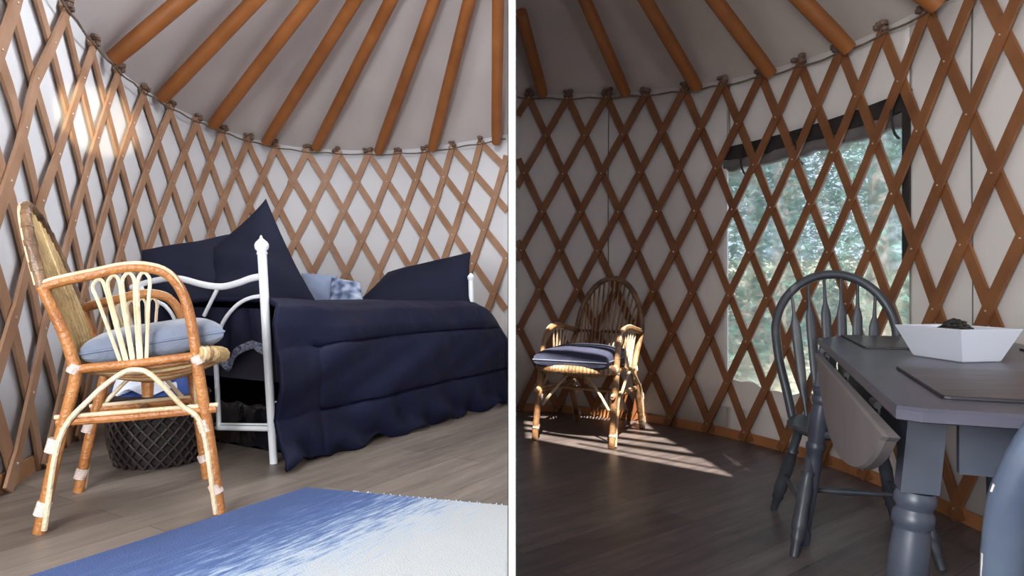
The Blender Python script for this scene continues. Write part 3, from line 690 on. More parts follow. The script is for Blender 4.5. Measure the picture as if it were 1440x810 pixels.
    m = MB(); m.tube([hoop(math.pi * i / 40) + bo * 1.3 + V(0, 0, R1 * 0.3) for i in range(41)], R1 * 0.5, 8); m.build('outer_cane', lt, hb)
    m = MB(); m.tube([p * 1.0 for p in [P(da, i / 10, 0.757) for i in range(11)]], R1 * 0.6, 8); m.build('back_rail', dk, root)
    # lower hoop posts inside the back from the seat
    nf = C['fans']
    for k in range(nf):
        f = (k + 0.5) / nf; th = math.pi * (0.10 + 0.80 * f); s0 = 0.5 + (f - 0.5) * 0.62; w = math.pi * 0.026
        a = P(dr - 0.01, s0 - 0.015, 0.51); b = P(dr - 0.01, s0 + 0.015, 0.51); 
        q0, q1, qm = hoop(th - w, 0.93), hoop(th + w, 0.93), hoop(th, 0.985)
        s1 = 0.5 + (f - 0.5) * 0.78
        ma, mb = P((dr + da) / 2, s1 - 0.03, 0.66), P((dr + da) / 2, s1 + 0.03, 0.66)
        m = MB(); m.tube(chain([a, ma, q0, qm, q1, mb, b], 6), R1 * 0.38, 6); m.build('back_loop', C['fan'], root)
    for k in range(14):
        th = math.pi * (k + 0.5) / 14; a = hoop(th - 0.035); b = hoop(th + 0.035); m = MB(); m.tube([a, a.lerp(b, .5), b], R1 * 1.10, 8); m.build('hoop_wrap', dk, hb)
    return root, P

cfgL = dict(brown='cane_brown', light='cane_light', gold='cane_gold', dark='cane_dark', r=0.0165, seat_rear=0.185, arm_rear=0.015, pale_rail=False, hoop_pow=0.75, hoop_pow_z=0.72, hoop_top=1.055, hoop_skew=0.06, drop=0.11, loop_w=0.034, hoop='cane_dark', fans=7, fan='cane_gold')
QL = [(-1.446, 2.065), (-0.961, 2.227), (-1.592, 2.48), (-1.206, 2.67)]
chL, PL = rattan_chair('rattan_armchair', 'honey brown rattan armchair with pale grey blue cushion in front of the dark bed', QL, FL, 1.0, cfgL)
cfgR = dict(brown='cane_R', light='cane_R_light', gold='cane_R', dark='cane_dark', r=0.0195, seat_rear=0.30, arm_rear=0.03, pale_rail=False, hoop_pow=1.0, hoop_pow_z=1.0, hoop_top=1.19, hoop_skew=0.0, drop=0.0, loop_w=0.045, hoop='cane_dark', fans=7, fan='cane_R')
QR = [(0.93, 4.82), (0.62, 4.20), (0.50, 5.11), (0.15, 4.46)]
chR, PR = rattan_chair('rattan_armchair', 'weathered rattan armchair with dark navy cushion by the curved wall, half in sunlight', QR, 0.0, 0.90, cfgR)

def pillow(m, q, T, n=16, pinch=0.10, seed=1, wr=0.0, power=0.42):
    """q: four corners (bl, br, tr, tl)"""
    bl, br, tr, tl = [Vector(p) for p in q]; nrm = (br - bl).cross(tl - bl).normalized(); rg = random.Random(seed); ph = [rg.uniform(0, 6) for _ in range(6)]
    def S(a, b, sg):
        x = a * (1 - pinch * (1 - b * b)); y = b * (1 - pinch * (1 - a * a)); u, v = (x + 1) / 2, (y + 1) / 2
        p = bl * (1 - u) * (1 - v) + br * u * (1 - v) + tr * u * v + tl * (1 - u) * v
        h = (max(0, (1 - a * a) * (1 - b * b))) ** power * T / 2
        if wr: h += wr * (max(0, (1 - a * a) * (1 - b * b))) ** 0.5 * (math.sin(5 * a + ph[0] + 2 * b) * math.cos(4 * b + ph[1]) + 0.5 * math.sin(9 * b + 6 * a + ph[2]))
        return p + nrm * h * sg
    def c(t): return math.sin((t * 2 - 1) * math.pi / 2)
    m.grid(lambda u, v: S(c(u), c(v), 1), n, n); m.grid(lambda u, v: S(c(1 - u), c(v), -1), n, n)
    def rim():
        pts = []
        for k in range(4):
            for i in range(n):
                t = c(i / n); a, b = [(t, -1), (1, t), (-t, 1), (-1, -t)][k]; pts.append(S(a, b, 1))
        return pts
    return rim()

def seat_cushion(name, label, P, corners, T, mat, cat='cushion'):
    m = MB(); rim = pillow(m, [P(*c) for c in corners], T, 18, 0.02, 3, 0.004, 0.22)
    o = m.build(name, mat, origin=P(*corners[0])); tag(o, label, cat)
    for k in range(3):
        pass
    m = MB(); m.tube(rim, 0.0045, 6, closed=True); m.build('piping', 'piping', o)
    return o
seat_cushion('seat_cushion', 'pale grey blue seat cushion lying on the rattan chair near the bed', PL, [(0.20, 0.05, 0.545), (1.03, 0.08, 0.61), (1.03, 0.94, 0.655), (0.20, 0.94, 0.60)], 0.125, 'cushion_L')
seat_cushion('seat_cushion', 'dark blue puffy seat cushion on the weathered rattan chair by the wall', PR, [(0.34, 0.04, 0.60), (1.08, 0.03, 0.595), (1.08, 0.97, 0.595), (0.34, 0.97, 0.60)], 0.17, 'cushion_R')

# ------------------------------------------------------------------ daybed
B0 = V(-1.017, 2.885, 0); BD = V(0.5032, 0.8642, 0); BO = V(0.8642, -0.5032, 0)      # foot of the front near post, along the bed, outwards
def BP(l, o, z): p = B0 + BD * l + BO * o; p.z = FL + z; return p
bed = thing('daybed', 'white metal daybed with navy covers against the lattice wall', 'bed', BP(0.94, -0.45, 0))
EA = (B0.x, B0.y); EB = (B0.x - 0.8642, B0.y + 0.5032)
def E(px, py): return onplane(px, py, EA, EB)
post_top = E(368.5, 357); foot = E(385, 652); foot.z = FL
m = MB(); m.tube([foot, foot.lerp(post_top, 0.5), post_top], [0.0165, 0.0185, 0.0195], 14); m.build('post', 'white_metal', bed)
d = (post_top - foot).normalized(); m = MB(); b0 = post_top
m.tube([b0 + d * t for t in (-0.004, 0.004, 0.008, 0.014, 0.02, 0.03, 0.042, 0.052, 0.06, 0.068, 0.076, 0.082)], [0.021, 0.0235, 0.020, 0.0215, 0.027, 0.030, 0.0295, 0.024, 0.015, 0.007, 0.005, 0.001], 16); m.build('finial', 'white_metal', bed)
bp = BP(0, -0.95, 0); m = MB(); m.tube([bp, bp + V(0, 0, 0.70)], 0.018, 12); m.build('post', 'white_metal', bed)
m = MB(); m.tube([BP(0, -0.95, 0.7) + V(0, 0, t) for t in (0, 0.01, 0.02, 0.035, 0.05, 0.06, 0.07)], [0.02, 0.022, 0.028, 0.03, 0.024, 0.008, 0.002], 14); m.build('finial', 'white_metal', bed)
m = MB(); m.tube(chain([E(*p) for p in ((186, 404), (205, 398), (222, 394), (240, 391.5), (258, 393), (280, 399), (298, 402.5), (315, 403), (335, 398), (352, 392), (371, 388))], 5), 0.0155, 10); m.build('top_rail', 'white_metal', bed)
for pts, r in (([(370, 416), (352, 419), (336, 427), (322, 441), (313, 455), (307, 470)], 0.009), ([(307, 404), (297, 424), (287, 444)], 0.009),
               ([(221, 424), (232, 430), (242, 442), (249, 458), (252, 470)], 0.009), ([(222, 424), (221, 445), (219, 468)], 0.008), ([(192, 470), (194, 462), (204, 457), (214, 462), (216, 475)], 0.007)):
    m = MB(); m.tube(chain([E(*p) for p in pts], 4), r, 8); m.build('scroll_bar', 'white_metal', bed)
m = MB(); m.tube([E(304, 601.5), E(382, 603)], 0.0115, 10); m.tube([E(302, 596), E(382, 597)], 0.005, 8); m.build('bottom_rail', 'white_metal', bed)
m = MB(); m.tube([E(303, 490), E(308, 601)], 0.0115, 10); m.build('inner_bar', 'white_metal', bed)
# far end posts
m = MB(); f0 = V(-0.262, 4.47, FL); m.tube([f0 + V(0.01, 0, 0), V(-0.272, 4.47, FL + 0.80)], 0.017, 12); m.build('post', 'white_metal', bed)
m = MB(); m.tube([V(-0.272, 4.47, FL + 0.80) + V(0, 0, t) for t in (0, 0.01, 0.025, 0.04, 0.05)], [0.018, 0.022, 0.024, 0.012, 0.002], 12); m.build('finial', 'white_metal', bed)
m = MB(); m.tube([V(-0.075, 4.50, FL), V(-0.075, 4.50, FL + 0.09)], 0.016, 10); m.build('post', 'white_metal', bed)
for l in (0.25, 1.72):
    m = MB(); m.tube([BP(l, -0.03, 0.325), BP(l, -0.92, 0.325)], 0.012, 8); m.build('cross_bar', 'white_metal', bed)
m = MB(); m.prism([(p.x, p.y) for p in (BP(0.04, -0.03, 0), BP(1.66, -0.06, 0), BP(1.66, -0.92, 0), BP(0.04, -0.92, 0))], FL + 0.34, FL + 0.60); m.build('mattress', 'mattress', bed, smooth=False)

# comforter
def comf(u, v):
    top = 0.672 - 0.035 * u + 0.014 * max(0, 1 - u / 0.15)
    endf = max(0.0, (u - 0.84) / 0.16)
    prof = [(-0.93, 0.04), (-0.925, 0.35), (-0.88, top - 0.05), (-0.5, top), (-0.2, top + 0.005), (-0.04, top), (0.012, top - 0.025), (0.045, top - 0.10), (0.062, 0.44), (0.072, 0.28), (0.082, 0.12), (0.088, 0.012)]  # leading points add a wall-side drop so the space beneath looks dark
    f = v * (len(prof) - 1); i = min(len(prof) - 2, int(f)); w = f - i; o = prof[i][0] * (1 - w) + prof[i + 1][0] * w; z = prof[i][1] * (1 - w) + prof[i + 1][1] * w
    side = max(0.0, min(1.0, (v - 0.50) * 5))
    # rounded far end: the top falls and the side swings outwards
    z -= (endf ** 1.8) * 0.24 * max(0, (z / top)) 
    # puffs between the quilting lines
    def groove(x, c, wd): return math.exp(-((x - c) / wd) ** 2)
    s1, s2 = 0.485 + 0.02 * math.sin(3 * u), 0.20 + 0.03 * u
    g = 0.0
    if v > 0.52:
        inn = 1 if 0.10 < u < 0.93 else 0
        rr = 0.0
        g += groove(z, s1, 0.012) * inn + groove(z, s2, 0.012) * (1 if 0.12 < u < 0.99 else 0)
        if z < s1: g += 0.6 * groove(u, 0.12 + 0.25 * max(0, 0.05 - (s1 - z)), 0.009) + groove(u, 0.935, 0.006)
        else: g += groove(u, 0.80, 0.005) * 0.8
    bulge = 0.016 * side * (abs(math.sin((z - s2) / (s1 - s2) * math.pi)) ** 0.6) - 0.018 * g * side
    hem = max(0, 1 - z / 0.25)
    wr = side * (0.012 * math.sin(58 * u + 3 * z) * hem * (1.2 - u) + 0.010 * math.sin(31 * u + 5 * math.sin(9 * z)) * (0.45 + 1.3 * hem) + 0.008 * math.sin(67 * u + 17 * z) * (0.2 + hem) + 0.009 * math.sin(14 * u - 18 * z + 1))
    wr += 0.006 * math.sin(22 * u + 9 * v) * math.sin(13 * v + 2)
    nearf = max(0, 1 - u / 0.09)
    wr += side * nearf * (0.02 * math.sin(16 * z + 1.2) + 0.012)
    o += bulge + wr
    z += 0.006 * math.sin(19 * u) * (1 - side) + (0.012 * math.sin(45 * u) + 0.008 * math.sin(23 * u + 1)) * hem * hem + 0.010 * side * max(0, 1 - u / 0.3) * math.sin(40 * u - 14 * z)
    z = max(0.004, z)
    l = 0.010 - (1.25 * min(max(0, o), 0.05) + 0.25 * max(0, o - 0.05)) * (1 - u) + 1.89 * u
    p = BP(l, o, z)
    if p.x > -0.036: p.x = -0.036
    return p
m = MB(); m.grid(comf, 150, 132); cf = m.build('comforter', 'navy')
md = cf.modifiers.new('thickness', 'SOLIDIFY'); md.thickness = 0.02; md.offset = -1
tag(cf, 'navy quilted comforter draped over the daybed down to the floor', 'comforter')
# sheet hanging inside the end frame with a lace hem
def flap(u, v, dz=0.0):
    o = -0.06 - 0.52 * u; zb = 0.38 + 0.11 * abs(math.sin(u * 4.6 + 0.9)) ; z = 0.66 * (1 - v) + zb * v + dz
    return BP(0.025 - 0.02 * v + 0.012 * math.sin(24 * u + 3 * v), o, z)
m = MB(); m.grid(flap, 40, 14); sh = m.build('bed_sheet', 'navy'); tag(sh, 'navy bed sheet hanging inside the near end frame of the daybed', 'sheet')
m = MB(); m.grid(lambda u, v: flap(u, 0.82 + 0.22 * v) - BD * 0.003, 60, 3); m.build('lace_hem', 'lace', sh)

def pil(name, label, pts, T, mat, seed, pinch=0.09, wr=0.006, pipe=None, power=0.42):
    m = MB(); q = [at(*p) for p in pts]; rim = pillow(m, q, T, 26, pinch, seed, wr, power); o = m.build(name, mat, origin=q[0]); tag(o, label, 'pillow')
    if pipe: mm = MB(); mm.tube(rim, 0.004, 6, closed=True); mm.build('piping', pipe, o)
    return o
pil('pillow', 'big navy pillow with one corner pointing straight up behind the white post', [(285, 462, 3.30), (447, 428, 3.62), (374, 279, 3.86), (296, 352, 3.62)], 0.17, 'navy_dark', 4, 0.07, 0.012, power=0.5)
pil('pillow', 'long navy pillow leaning behind the curved white rail, left of the pointed one', [(190, 470, 3.22), (352, 470, 3.38), (340, 326, 3.86), (199, 352, 3.52)], 0.17, 'navy_dark', 9, 0.045, 0.016, power=0.5)
pil('pillow', 'low navy pillow at the far end of the bed by the small white post', [(492, 432, 4.36), (667, 436, 4.44), (662, 354, 4.62), (545, 383, 4.75)], 0.13, 'navy_dark', 12, 0.06, 0.004, power=0.5)
pil('pillow', 'small plain grey blue pillow between the navy pillows', [(424, 432, 4.05), (470, 432, 4.05), (474, 388, 4.2), (424, 384, 4.2)], 0.10, 'pillow_light', 5, 0.05, 0.003)
pil('pillow', 'small blue and white patterned pillow beside the plain grey blue one', [(462, 430, 3.98), (513, 428, 3.98), (507, 398, 4.12), (466, 390, 4.12)], 0.08, 'pillow_pattern', 6, 0.05, 0.003)

# black glossy bag under the bed
m = MB(); c = BP(0.30, -0.42, 0.11)
def bagf(a, b, sg):
    x = (a * 2 - 1); y = (b * 2 - 1); h = (max(0, (1 - x ** 6) * (1 - y ** 6))) ** 0.3; p = BP(0.30 + 0.16 * y, -0.42 + 0.33 * x, 0.002 if sg < 0 else 0.0)
    if sg > 0: p.z = FL + 0.004 + 0.20 * h + 0.008 * math.sin(13 * x + 4 * y) + 0.006 * math.sin(21 * y + 5)
    return p
m.grid(lambda u, v: bagf(u, v, 1), 30, 18); m.grid(lambda u, v: bagf(1 - u, v, -1), 2, 2); bag = m.build('storage_bag', 'black_plastic', origin=BP(0.3, -0.42, 0)); tag(bag, 'glossy black storage bag under the daybed behind the lower white rail', 'bag')
m = MB(); m.tube(chain([E(366, 578) + BD * 0.13, E(357, 571) + BD * 0.13, E(349, 574) + BD * 0.13, E(347, 581) + BD * 0.13, E(353, 586) + BD * 0.13], 5), 0.0035, 6); m.build('highlight_squiggle', 'white_metal', bag)  # white curl modelled in place of a highlight on the glossy plastic

# ------------------------------------------------------------------ basket with blanket
BC = V(-1.535, 2.95, FL)
bk = thing('wicker_basket', 'dark open weave wicker basket on the floor behind the rattan chair legs', 'basket', BC)
def brad(t): return 0.150 + 0.055 * math.sin(0.5 + 1.9 * t)
BH = 0.29
for sg in (1, -1):
    m = MB()
    for k in range(26):
        a0 = 2 * math.pi * k / 26
        m.tube([V(BC.x + brad(t) * math.cos(a0 + sg * t * 1.25), BC.y + brad(t) * math.sin(a0 + sg * t * 1.25), FL + 0.004 + BH * t) for t in [i / 12 for i in range(13)]], 0.0055, 5)
    m.build('weave', 'basket', bk)
m = MB(); m.tube([V(BC.x + (brad(1) + 0.002) * math.cos(a), BC.y + (brad(1) + 0.002) * math.sin(a), FL + BH) for a in [2 * math.pi * i / 32 for i in range(32)]], 0.014, 8, closed=True); m.build('rim', 'basket', bk)
m = MB(); m.tube([V(BC.x, BC.y, FL + 0.004 + (BH - 0.03) * t) for t in [0, 0.001] + [i / 8 for i in range(1, 9)]], [0.001] + [brad(i / 8) - 0.012 for i in range(0, 9)], 28); m.build('lining', 'basket_in', bk)
def blk(u, v):
    a = 2 * math.pi * u; r = (brad(1) + 0.005) * math.sin(v * math.pi / 2); z = FL + BH + 0.0 + 0.075 * math.cos(v * math.pi / 2) + 0.016 * math.sin(3 * a + 5 * v) * math.sin(v * 3) + 0.012 * math.sin(7 * a + 9 * v)
    return V(BC.x + r * math.cos(a), BC.y + r * math.sin(a), z)
m = MB(); m.grid(blk, 40, 14); bl = m.build('blanket', 'blanket', origin=BC + V(0, 0, BH)); tag(bl, 'crumpled blue blanket heaped inside the dark wicker basket', 'blanket')
m = MB(); m.grid(lambda u, v: blk(0.62 + 0.26 * u, 0.35 + 0.55 * v) + V(0, 0, 0.018 + 0.01 * math.sin(9 * u + 4 * v)), 18, 12); wc = m.build('white_cloth', 'white_cloth', origin=BC + V(0, 0, BH + .05)); tag(wc, 'white cloth lying on top of the blue blanket in the basket', 'cloth')

# ------------------------------------------------------------------ rug
m = MB(); K, R1_, R2_, L2_ = V(-0.763, 2.50, 0), V(-0.016, 2.29, 0), V(-0.016, 1.15, 0), V(-1.47, 1.36, 0)
nu, nv = 30, 40
def rg_(u, v, z): a = K.lerp(R1_, u); b = L2_.lerp(R2_, u); p = a.lerp(b, v); p.z = FL + z; return p
m.grid(lambda u, v: rg_(u, v, 0.012 + 0.0012 * math.sin(21 * u) * math.sin(17 * v)), nu, nv)
m.grid(lambda u, v: rg_(1 - u, v, 0.001), nu, nv)
for a, b in (((0, 0), (1, 0)), ((1, 1), (0, 1)), ((0, 1), (0, 0)), ((1, 0), (1, 1))):
    pa, pb = rg_(*a, 0.0065), rg_(*b, 0.0065); m.tube([pa.lerp(pb, i / 10) for i in range(11)], 0.006, 6)
rug = m.build('rug', 'rug'); tag(rug, 'blue to white woven rug on the bedroom floor', 'rug')
uv = rug.data.uv_layers.new(name='UVMap')
for lp in rug.data.loops:
    p = rug.data.vertices[lp.vertex_index].co; e = (K - L2_).normalized(); nn = V(e.y, -e.x, 0); q = p - K; q.z = 0
    uv.data[lp.index].uv = (q.dot(nn) / 1.05, -q.dot(e) / 1.3)
for k in range(26):
    a = rg_(0.25 + 0.03 * (k % 25), 0, 0.006); m = MB(); rr = random.Random(k)
    m.tube([a, a + V(rr.uniform(-.01, .01), 0.012 + rr.uniform(0, .014), 0.002)], 0.0022, 4); m.build('fringe', 'white_cloth', rug)

# ------------------------------------------------------------------ windsor chairs
def windsor(name, label, loc, rot, mat, scale=1.0, wear=None, hoop_mat=None, splay=1.0, hr=0.0195):
    c, s_ = math.cos(rot), math.sin(rot)
    root = thing(name, label, 'chair', loc)
    L = Vector(loc)
    def W(x, y, z): x *= scale; y *= scale; z *= scale; return V(L.x + x * c - y * s_, L.y + x * s_ + y * c, L.z + z)
    # saddle seat
    m = MB(); n = 36
    def out(a, k=1.0, z=0.0):
        x = 0.225 * math.copysign(abs(math.cos(a)) ** 0.8, math.cos(a)); y = 0.215 * math.copysign(abs(math.sin(a)) ** 0.8, math.sin(a)); x *= 1 - 0.10 * (y > 0) * y / 0.215
        return W(x * k, y * k, z)
    for ring in range(1):
        pass
    rings = [(0.86, 0.415), (1.0, 0.43), (1.02, 0.442), (0.99, 0.452), (0.85, 0.447), (0.5, 0.438), (0.02, 0.436)]
    vs = [out(2 * math.pi * i / n, k, z) for k, z in rings for i in range(n)]
    fs = [(j * n + i, j * n + (i + 1) % n, (j + 1) * n + (i + 1) % n, (j + 1) * n + i) for j in range(len(rings) - 1) for i in range(n)]
    fs += [tuple(range(n - 1, -1, -1)), tuple((len(rings) - 1) * n + i for i in range(n))]
    m.add(vs, fs); m.build('seat', mat, root)
    prof = [(0, 0.013), (0.12, 0.015), (0.16, 0.021), (0.20, 0.018), (0.22, 0.022), (0.26, 0.023), (0.40, 0.021), (0.55, 0.0225), (0.66, 0.017), (0.69, 0.022), (0.72, 0.015), (0.85, 0.016), (1.0, 0.012)]
    feet = {}
    for sx in (-1, 1):
        for sy in (-1, 1):
            top = W(sx * 0.15, sy * 0.14, 0.42); bot = W(sx * (0.15 + 0.085 * splay), sy * (0.14 + (0.12 if sy > 0 else 0.13) * splay), 0)
            m = MB(); m.lathe(bot, top, [(t, r * scale * 1.2) for t, r in prof], 14); m.build('leg', mat, root); feet[sx, sy] = (bot, top)
    mids = []
    for sx in (-1, 1):
        a = feet[sx, -1][0].lerp(feet[sx, -1][1], 0.42); b = feet[sx, 1][0].lerp(feet[sx, 1][1], 0.42)
        m = MB(); m.lathe(a, b, [(0, 0.008), (0.3, 0.011), (0.5, 0.015), (0.7, 0.011), (1, 0.008)], 10); m.build('stretcher', mat, root); mids.append(a.lerp(b, 0.5))
    m = MB(); m.lathe(mids[0], mids[1], [(0, 0.008), (0.3, 0.011), (0.5, 0.015), (0.7, 0.011), (1, 0.008)], 10); m.build('stretcher', mat, root)
    # bent hoop back
    Hh, Hw = 1.06, 0.243
    def hp(th, k=1.0):
        x = -Hw * math.cos(th) * k; h = math.sin(th); z = 0.80 + (Hh - 0.80) * h
        return x, z
    pts = [(-0.185, 0.44), (-0.205, 0.55), (-0.232, 0.68)] + [hp(math.pi * i / 16) for i in range(17)] + [(0.232, 0.68), (0.205, 0.55), (0.185, 0.44)]
    def BK(x, z, dy=0.0): return W(x, 0.175 + (z - 0.44) * 0.17 - 0.05 * (x / 0.24) ** 2 * max(0, 1 - (z - 0.44) / 0.5) + dy, z)
    hpts = chain([BK(x, z) for x, z in pts], 4); m = MB(); m.tube(hpts, hr * scale, 12, sq=0.85); hb = m.build('back_hoop', hoop_mat or mat, root)
    if wear:
        for k, (t, ln) in enumerate(wear):
            i = int(t * len(hpts)); m = MB(); m.tube([p + W(0, -0.0, 0) * 0 + (p - BK(0, 0.8))  .normalized() * 0.0235 for p in hpts[i:i + ln]], [0.002] + [0.004] * (ln - 2) + [0.002], 6); m.build('worn_spot', 'worn', hb)
    for k in range(6):
        f = (k + 0.5) / 6; x0 = -0.15 + 0.30 * f; xt = -0.205 + 0.41 * f
        zt = 0.80 + (Hh - 0.80) * math.sqrt(max(0, 1 - (xt / Hw) ** 2)) - 0.008
        a = BK(x0, 0.44); b = BK(xt, zt); m = MB(); ts = [0, 0.1, 0.2, 0.40, 0.60, 0.73, 0.77, 0.81, 0.86, 0.93, 1]
        ws = [0.008, 0.010, 0.017, 0.020, 0.021, 0.0205, 0.016, 0.009, 0.007, 0.0065, 0.006]; vs = []
        dn = (BK(0, 0.8, 0.01) - BK(0, 0.8)).normalized(); ux = (W(1, 0, 0) - W(0, 0, 0)).normalized()
        for t, w in zip(ts, ws):
            p = a.lerp(b, t); dd = 0.006
            for q in range(10):
                an = 2 * math.pi * q / 10; vs.append(p + ux * w * scale * math.cos(an) + dn * dd * math.sin(an))
        m.add(vs, [(i * 10 + j, i * 10 + (j + 1) % 10, i * 10 + 10 + (j + 1) % 10, i * 10 + 10 + j) for i in range(len(ts) - 1) for j in range(10)] + [tuple(range(9, -1, -1)), tuple((len(ts) - 1) * 10 + j for j in range(10))])
        m.build('spindle', mat, root)
    return root
windsor('windsor_chair', 'slate grey hoop back windsor chair pushed in behind the drop leaf table', (1.355, 2.73, 0), R(-14), 'chair_paint', 1.0, splay=1.12)
windsor('windsor_chair', 'worn blue grey windsor chair cut off by the right edge of the picture', (0.845, 1.02, 0), R(176), 'chair_paint', 0.90, hr=0.027, wear=((0.83, 2), (0.88, 2)), hoop_mat='chair_paint_blue')

# ------------------------------------------------------------------ drop leaf table
TZ = 0.80
N0 = V(0.646, 1.13, 0); TD = V(0.3438, 0.939, 0); TW = V(0.925, -0.38, 0).normalized()
def TP(l, w, z): p = N0 + TD * l + TW * w; p.z = z; return p
tb = thing('dining_table', 'grey painted drop leaf dining table at the right', 'table', TP(0.9, 0.38, 0))
top = [(0, 0.035), (0.02, 0.0), (1.67, 0.0), (1.86, 0.10), (1.90, 0.40), (1.90, 0.66), (0, 0.66)]
m = MB(); pr = [TP(l, w, 0) for l, w in top]; cc = TP(0.9, 0.4, 0)
def ring(k, z): return [(cc.x + (p.x - cc.x) * k, cc.y + (p.y - cc.y) * k, z) for p in pr]
rs = [ring(0.985, TZ - 0.026), ring(1.0, TZ - 0.022), ring(1.0, TZ - 0.006), ring(0.993, TZ)]; n = len(pr)
m.add([q for r_ in rs for q in r_], [(j * n + i, j * n + (i + 1) % n, (j + 1) * n + (i + 1) % n, (j + 1) * n + i) for j in range(3) for i in range(n)] + [tuple(range(n - 1, -1, -1)), tuple(3 * n + i for i in range(n))])
m.build('tabletop', 'table_paint', tb, smooth=False)
def leg(l, w, ls, ws, name='leg'):
    t = TP(l, w, TZ - 0.026); bt = TP(l + ls, w + ws, 0.0); a = t.lerp(bt, 0.195); hw = 0.031; m = MB(); vs = []
    for p in (t, a.lerp(t, 0.02)):
        for x, y in ((-1, -1), (1, -1), (1, 1), (-1, 1)): q = p + TD * hw * y + TW * hw * x; q.z = p.z; vs.append(q)
    m.add(vs, [(0, 1, 5, 4), (1, 2, 6, 5), (2, 3, 7, 6), (3, 0, 4, 7), (3, 2, 1, 0), (4, 5, 6, 7)])
    m.lathe(a, bt, [(q_, r_ * 0.88) for q_, r_ in [(0, 0.036), (0.012, 0.040), (0.035, 0.041), (0.05, 0.034), (0.055, 0.034), (0.065, 0.040), (0.095, 0.041), (0.108, 0.034), (0.112, 0.034), (0.13, 0.036), (0.2, 0.0395), (0.3, 0.0385), (0.345, 0.034), (0.35, 0.034), (0.36, 0.040), (0.39, 0.040), (0.405, 0.033), (0.45, 0.035), (0.6, 0.034), (0.8, 0.028), (0.9, 0.024), (0.92, 0.030), (0.97, 0.030), (1, 0.026)]], 22)
    m.build(name, 'table_leg_paint', tb)
leg(0.16, 0.07, -0.02, -0.075); leg(0.17, 0.58, 0, 0.03); leg(1.55, 0.03, 0.03, -0.09); leg(1.60, 0.57, 0.03, 0.02)
m = MB()
def board(a, b, z0, z1, th, mb):
    d = (b - a).normalized(); nn = V(-d.y, d.x, 0) * th / 2
    mb.prism([(p.x, p.y) for p in (a - nn, b - nn, b + nn, a + nn)], z0, z1)
for (a, b) in (((0.15, 0.12), (0.15, 0.56)), ((0.2, 0.07), (1.53, 0.07)), ((1.58, 0.08), (1.58, 0.56)), ((0.2, 0.60), (1.56, 0.60))):
    m = MB(); board(TP(*a, 0), TP(*b, 0), TZ - 0.135, TZ - 0.026, 0.022, m); m.build('apron', 'table_leg_paint', tb, smooth=False)
# hanging leaf: a half round board below the left edge
PA, PB = (N0.x - TW.x * 0.026, N0.y - TW.y * 0.026), (N0.x + TD.x - TW.x * 0.026, N0.y + TD.y - TW.y * 0.026)
lp = [(1145, 484), (1149, 520), (1154, 556), (1160, 590), (1168, 618), (1178, 640), (1190, 653), (1204, 659), (1217, 655), (1230, 641), (1240, 620), (1249, 594)]
def on_top(px):
    p = onplane(px, 500, PA, PB); p.z = TZ - 0.042; return p
leafp = [on_top(1145)] + [p for p in chain([onplane(x, y, PA, PB) for x, y in lp], 3) if p.z < TZ - 0.05] + [on_top(1245)]
# close along the straight hinge line
m = MB(); off = TW * 0.022; nL = len(leafp); cen = sum(leafp, V(0, 0, 0)) / nL
inn = [p.lerp(cen, 0.035) - off * 0.0 for p in leafp]
out_ = [p for p in leafp]
vs = [p - off * 0.0 for p in inn] + [p + off * 0.25 for p in out_] + [p + off for p in out_]
fs = [tuple(range(nL))] + [tuple(2 * nL + i for i in range(nL - 1, -1, -1))]
fs += [(j * nL + i, j * nL + (i + 1) % nL, (j + 1) * nL + (i + 1) % nL, (j + 1) * nL + i) for j in range(2) for i in range(nL)]
m.add(vs, fs); m.build('drop_leaf', 'leaf_face', tb, smooth=False)
for l in (0.25, 0.75, 1.3):
    m = MB(); a = TP(l, 0.002, TZ - 0.032); m.tube([a - TD * 0.03, a + TD * 0.03], 0.008, 8); m.slab([a - TD * 0.03, a + TD * 0.03, a + TD * 0.03 - V(0, 0, 0.035), a - TD * 0.03 - V(0, 0, 0.035)], TW * 0.004); m.build('hinge', 'dark_metal', tb)

# placemats
def mat_board(name, label, A, u, v, ul, vl):
    u = Vector(u).normalized(); v = Vector(v).normalized(); A = Vector(A); z = TZ + 0.001; rr = 0.012; P4 = [A, A + u * ul, A + u * ul + v * vl, A + v * vl]
    m = MB(); poly = []
    for i in range(4):
        p = P4[i]; a = (P4[i - 1] - p).normalized() * rr; b = (P4[(i + 1) % 4] - p).normalized() * rr
        for t in (0, 0.5, 1): poly.append((p + a) * (1 - t) ** 2 + p * 2 * t * (1 - t) + (p + b) * t * t)
    c = sum(P4, V(0, 0, 0)) / 4; n = len(poly); vs = []
    for k, zz in ((1, z), (1, z + 0.004), (0.99, z + 0.0055)): vs += [(c.x + (p.x - c.x) * k, c.y + (p.y - c.y) * k, zz) for p in poly]
    m.add(vs, [(j * n + i, j * n + (i + 1) % n, (j + 1) * n + (i + 1) % n, (j + 1) * n + i) for j in range(2) for i in range(n)], 1)
    m.add(vs[2 * n:], [tuple(range(n))], 0); m.add(vs[:n], [tuple(range(n - 1, -1, -1))], 1)
    return tag(m.build(name, ['placemat', 'placemat_edge'], smooth=False, origin=A), label, 'placemat')
mat_board('placemat', 'dark wood grain placemat nearest the camera, in front of the white bowl', (0.775, 1.215, 0), TW, (0.20, 0.52, 0), 0.42, 0.50)
mat_board('placemat', 'dark wood grain placemat at the far end of the table behind the white bowl', (1.165, 2.235, 0), TW, (0.215, 0.62, 0), 0.30, 0.60)
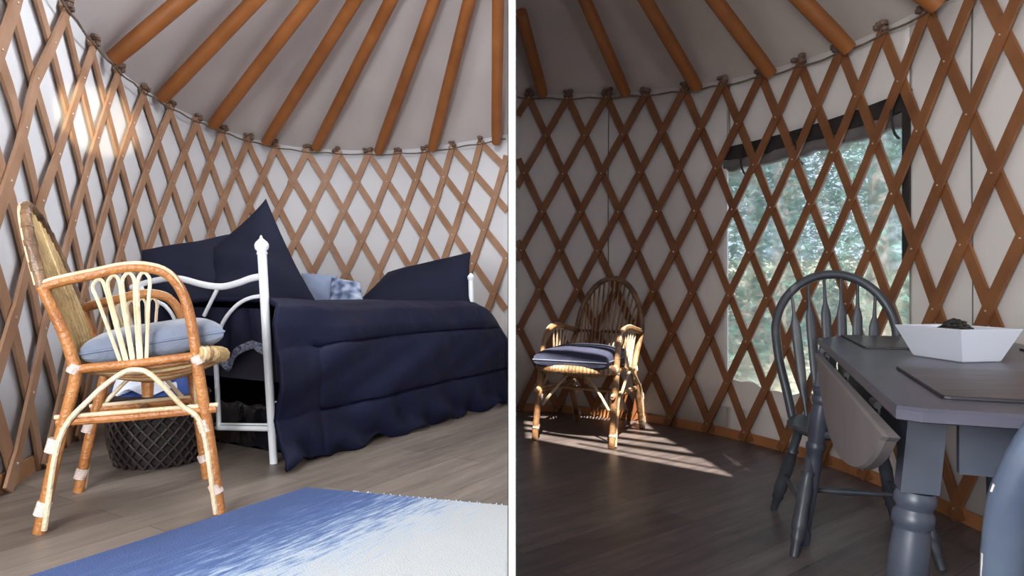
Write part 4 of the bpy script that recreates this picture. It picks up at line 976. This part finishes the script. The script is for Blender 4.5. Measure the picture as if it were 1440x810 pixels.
mat_board('placemat', 'dark placemat at the right table side beside the white bowl', (1.50, 1.80, 0), TW, (0.215, 0.62, 0), 0.10, 0.4)

# bowl
BU = V(-0.10, 0.995, 0).normalized(); BW = V(0.985, 0.17, 0).normalized(); bc0 = V(1.20, 1.80, TZ + 0.0005)
bowl = thing('serving_bowl', 'white square ceramic bowl with sloping sides filled with dark potpourri', 'bowl', bc0)
def bq(k, z, ins=0.0):
    c = bc0 + BU * 0.095 + BW * 0.06; a, b = 0.095 + k, 0.06 + k; a -= ins; b -= ins
    return [c - BU * a - BW * b + V(0, 0, z), c - BU * a + BW * b + V(0, 0, z), c + BU * a + BW * b + V(0, 0, z), c + BU * a - BW * b + V(0, 0, z)]
m = MB(); rs = [bq(-0.004, 0), bq(0, 0.003), bq(0.034, 0.088), bq(0.0345, 0.0905), bq(0.034, 0.091, 0.008), bq(0.004, 0.012, 0.008)]
m.add([q for r_ in rs for q in r_], [(j * 4 + i, j * 4 + (i + 1) % 4, (j + 1) * 4 + (i + 1) % 4, (j + 1) * 4 + i) for j in range(5) for i in range(4)] + [(3, 2, 1, 0), (20, 21, 22, 23)])
m.build('bowl_body', 'ceramic', bowl, smooth=False)
m = MB(); rg = random.Random(5); c = bc0 + BU * 0.095 + BW * 0.06
for k in range(420):
    a, b = rg.gauss(0, 0.36), rg.gauss(0, 0.36); a = max(-1, min(1, a)); b = max(-1, min(1, b)); h = 0.062 + 0.045 * math.exp(-(a * a + b * b) * 3) + rg.uniform(-0.004, 0.006)
    m.ball(c + BU * a * 0.10 + BW * b * 0.06 + V(0, 0, h), rg.uniform(0.003, 0.0085), 5, 0, (rg.uniform(0.7, 1.8), 0.9, 0.6))
for k in range(240):
    m.ball(c + BU * rg.uniform(-0.1, 0.1) + BW * rg.uniform(-0.065, 0.065) + V(0, 0, 0.058 + rg.uniform(-0.003, 0.006)), rg.uniform(0.007, 0.011), 6, 0, (1.2, 1, 0.7))
pp = m.build('potpourri', 'potpourri', origin=c + V(0, 0, 0.06)); tag(pp, 'heap of dark dried potpourri in the white bowl', 'potpourri'); pp['kind'] = 'stuff'
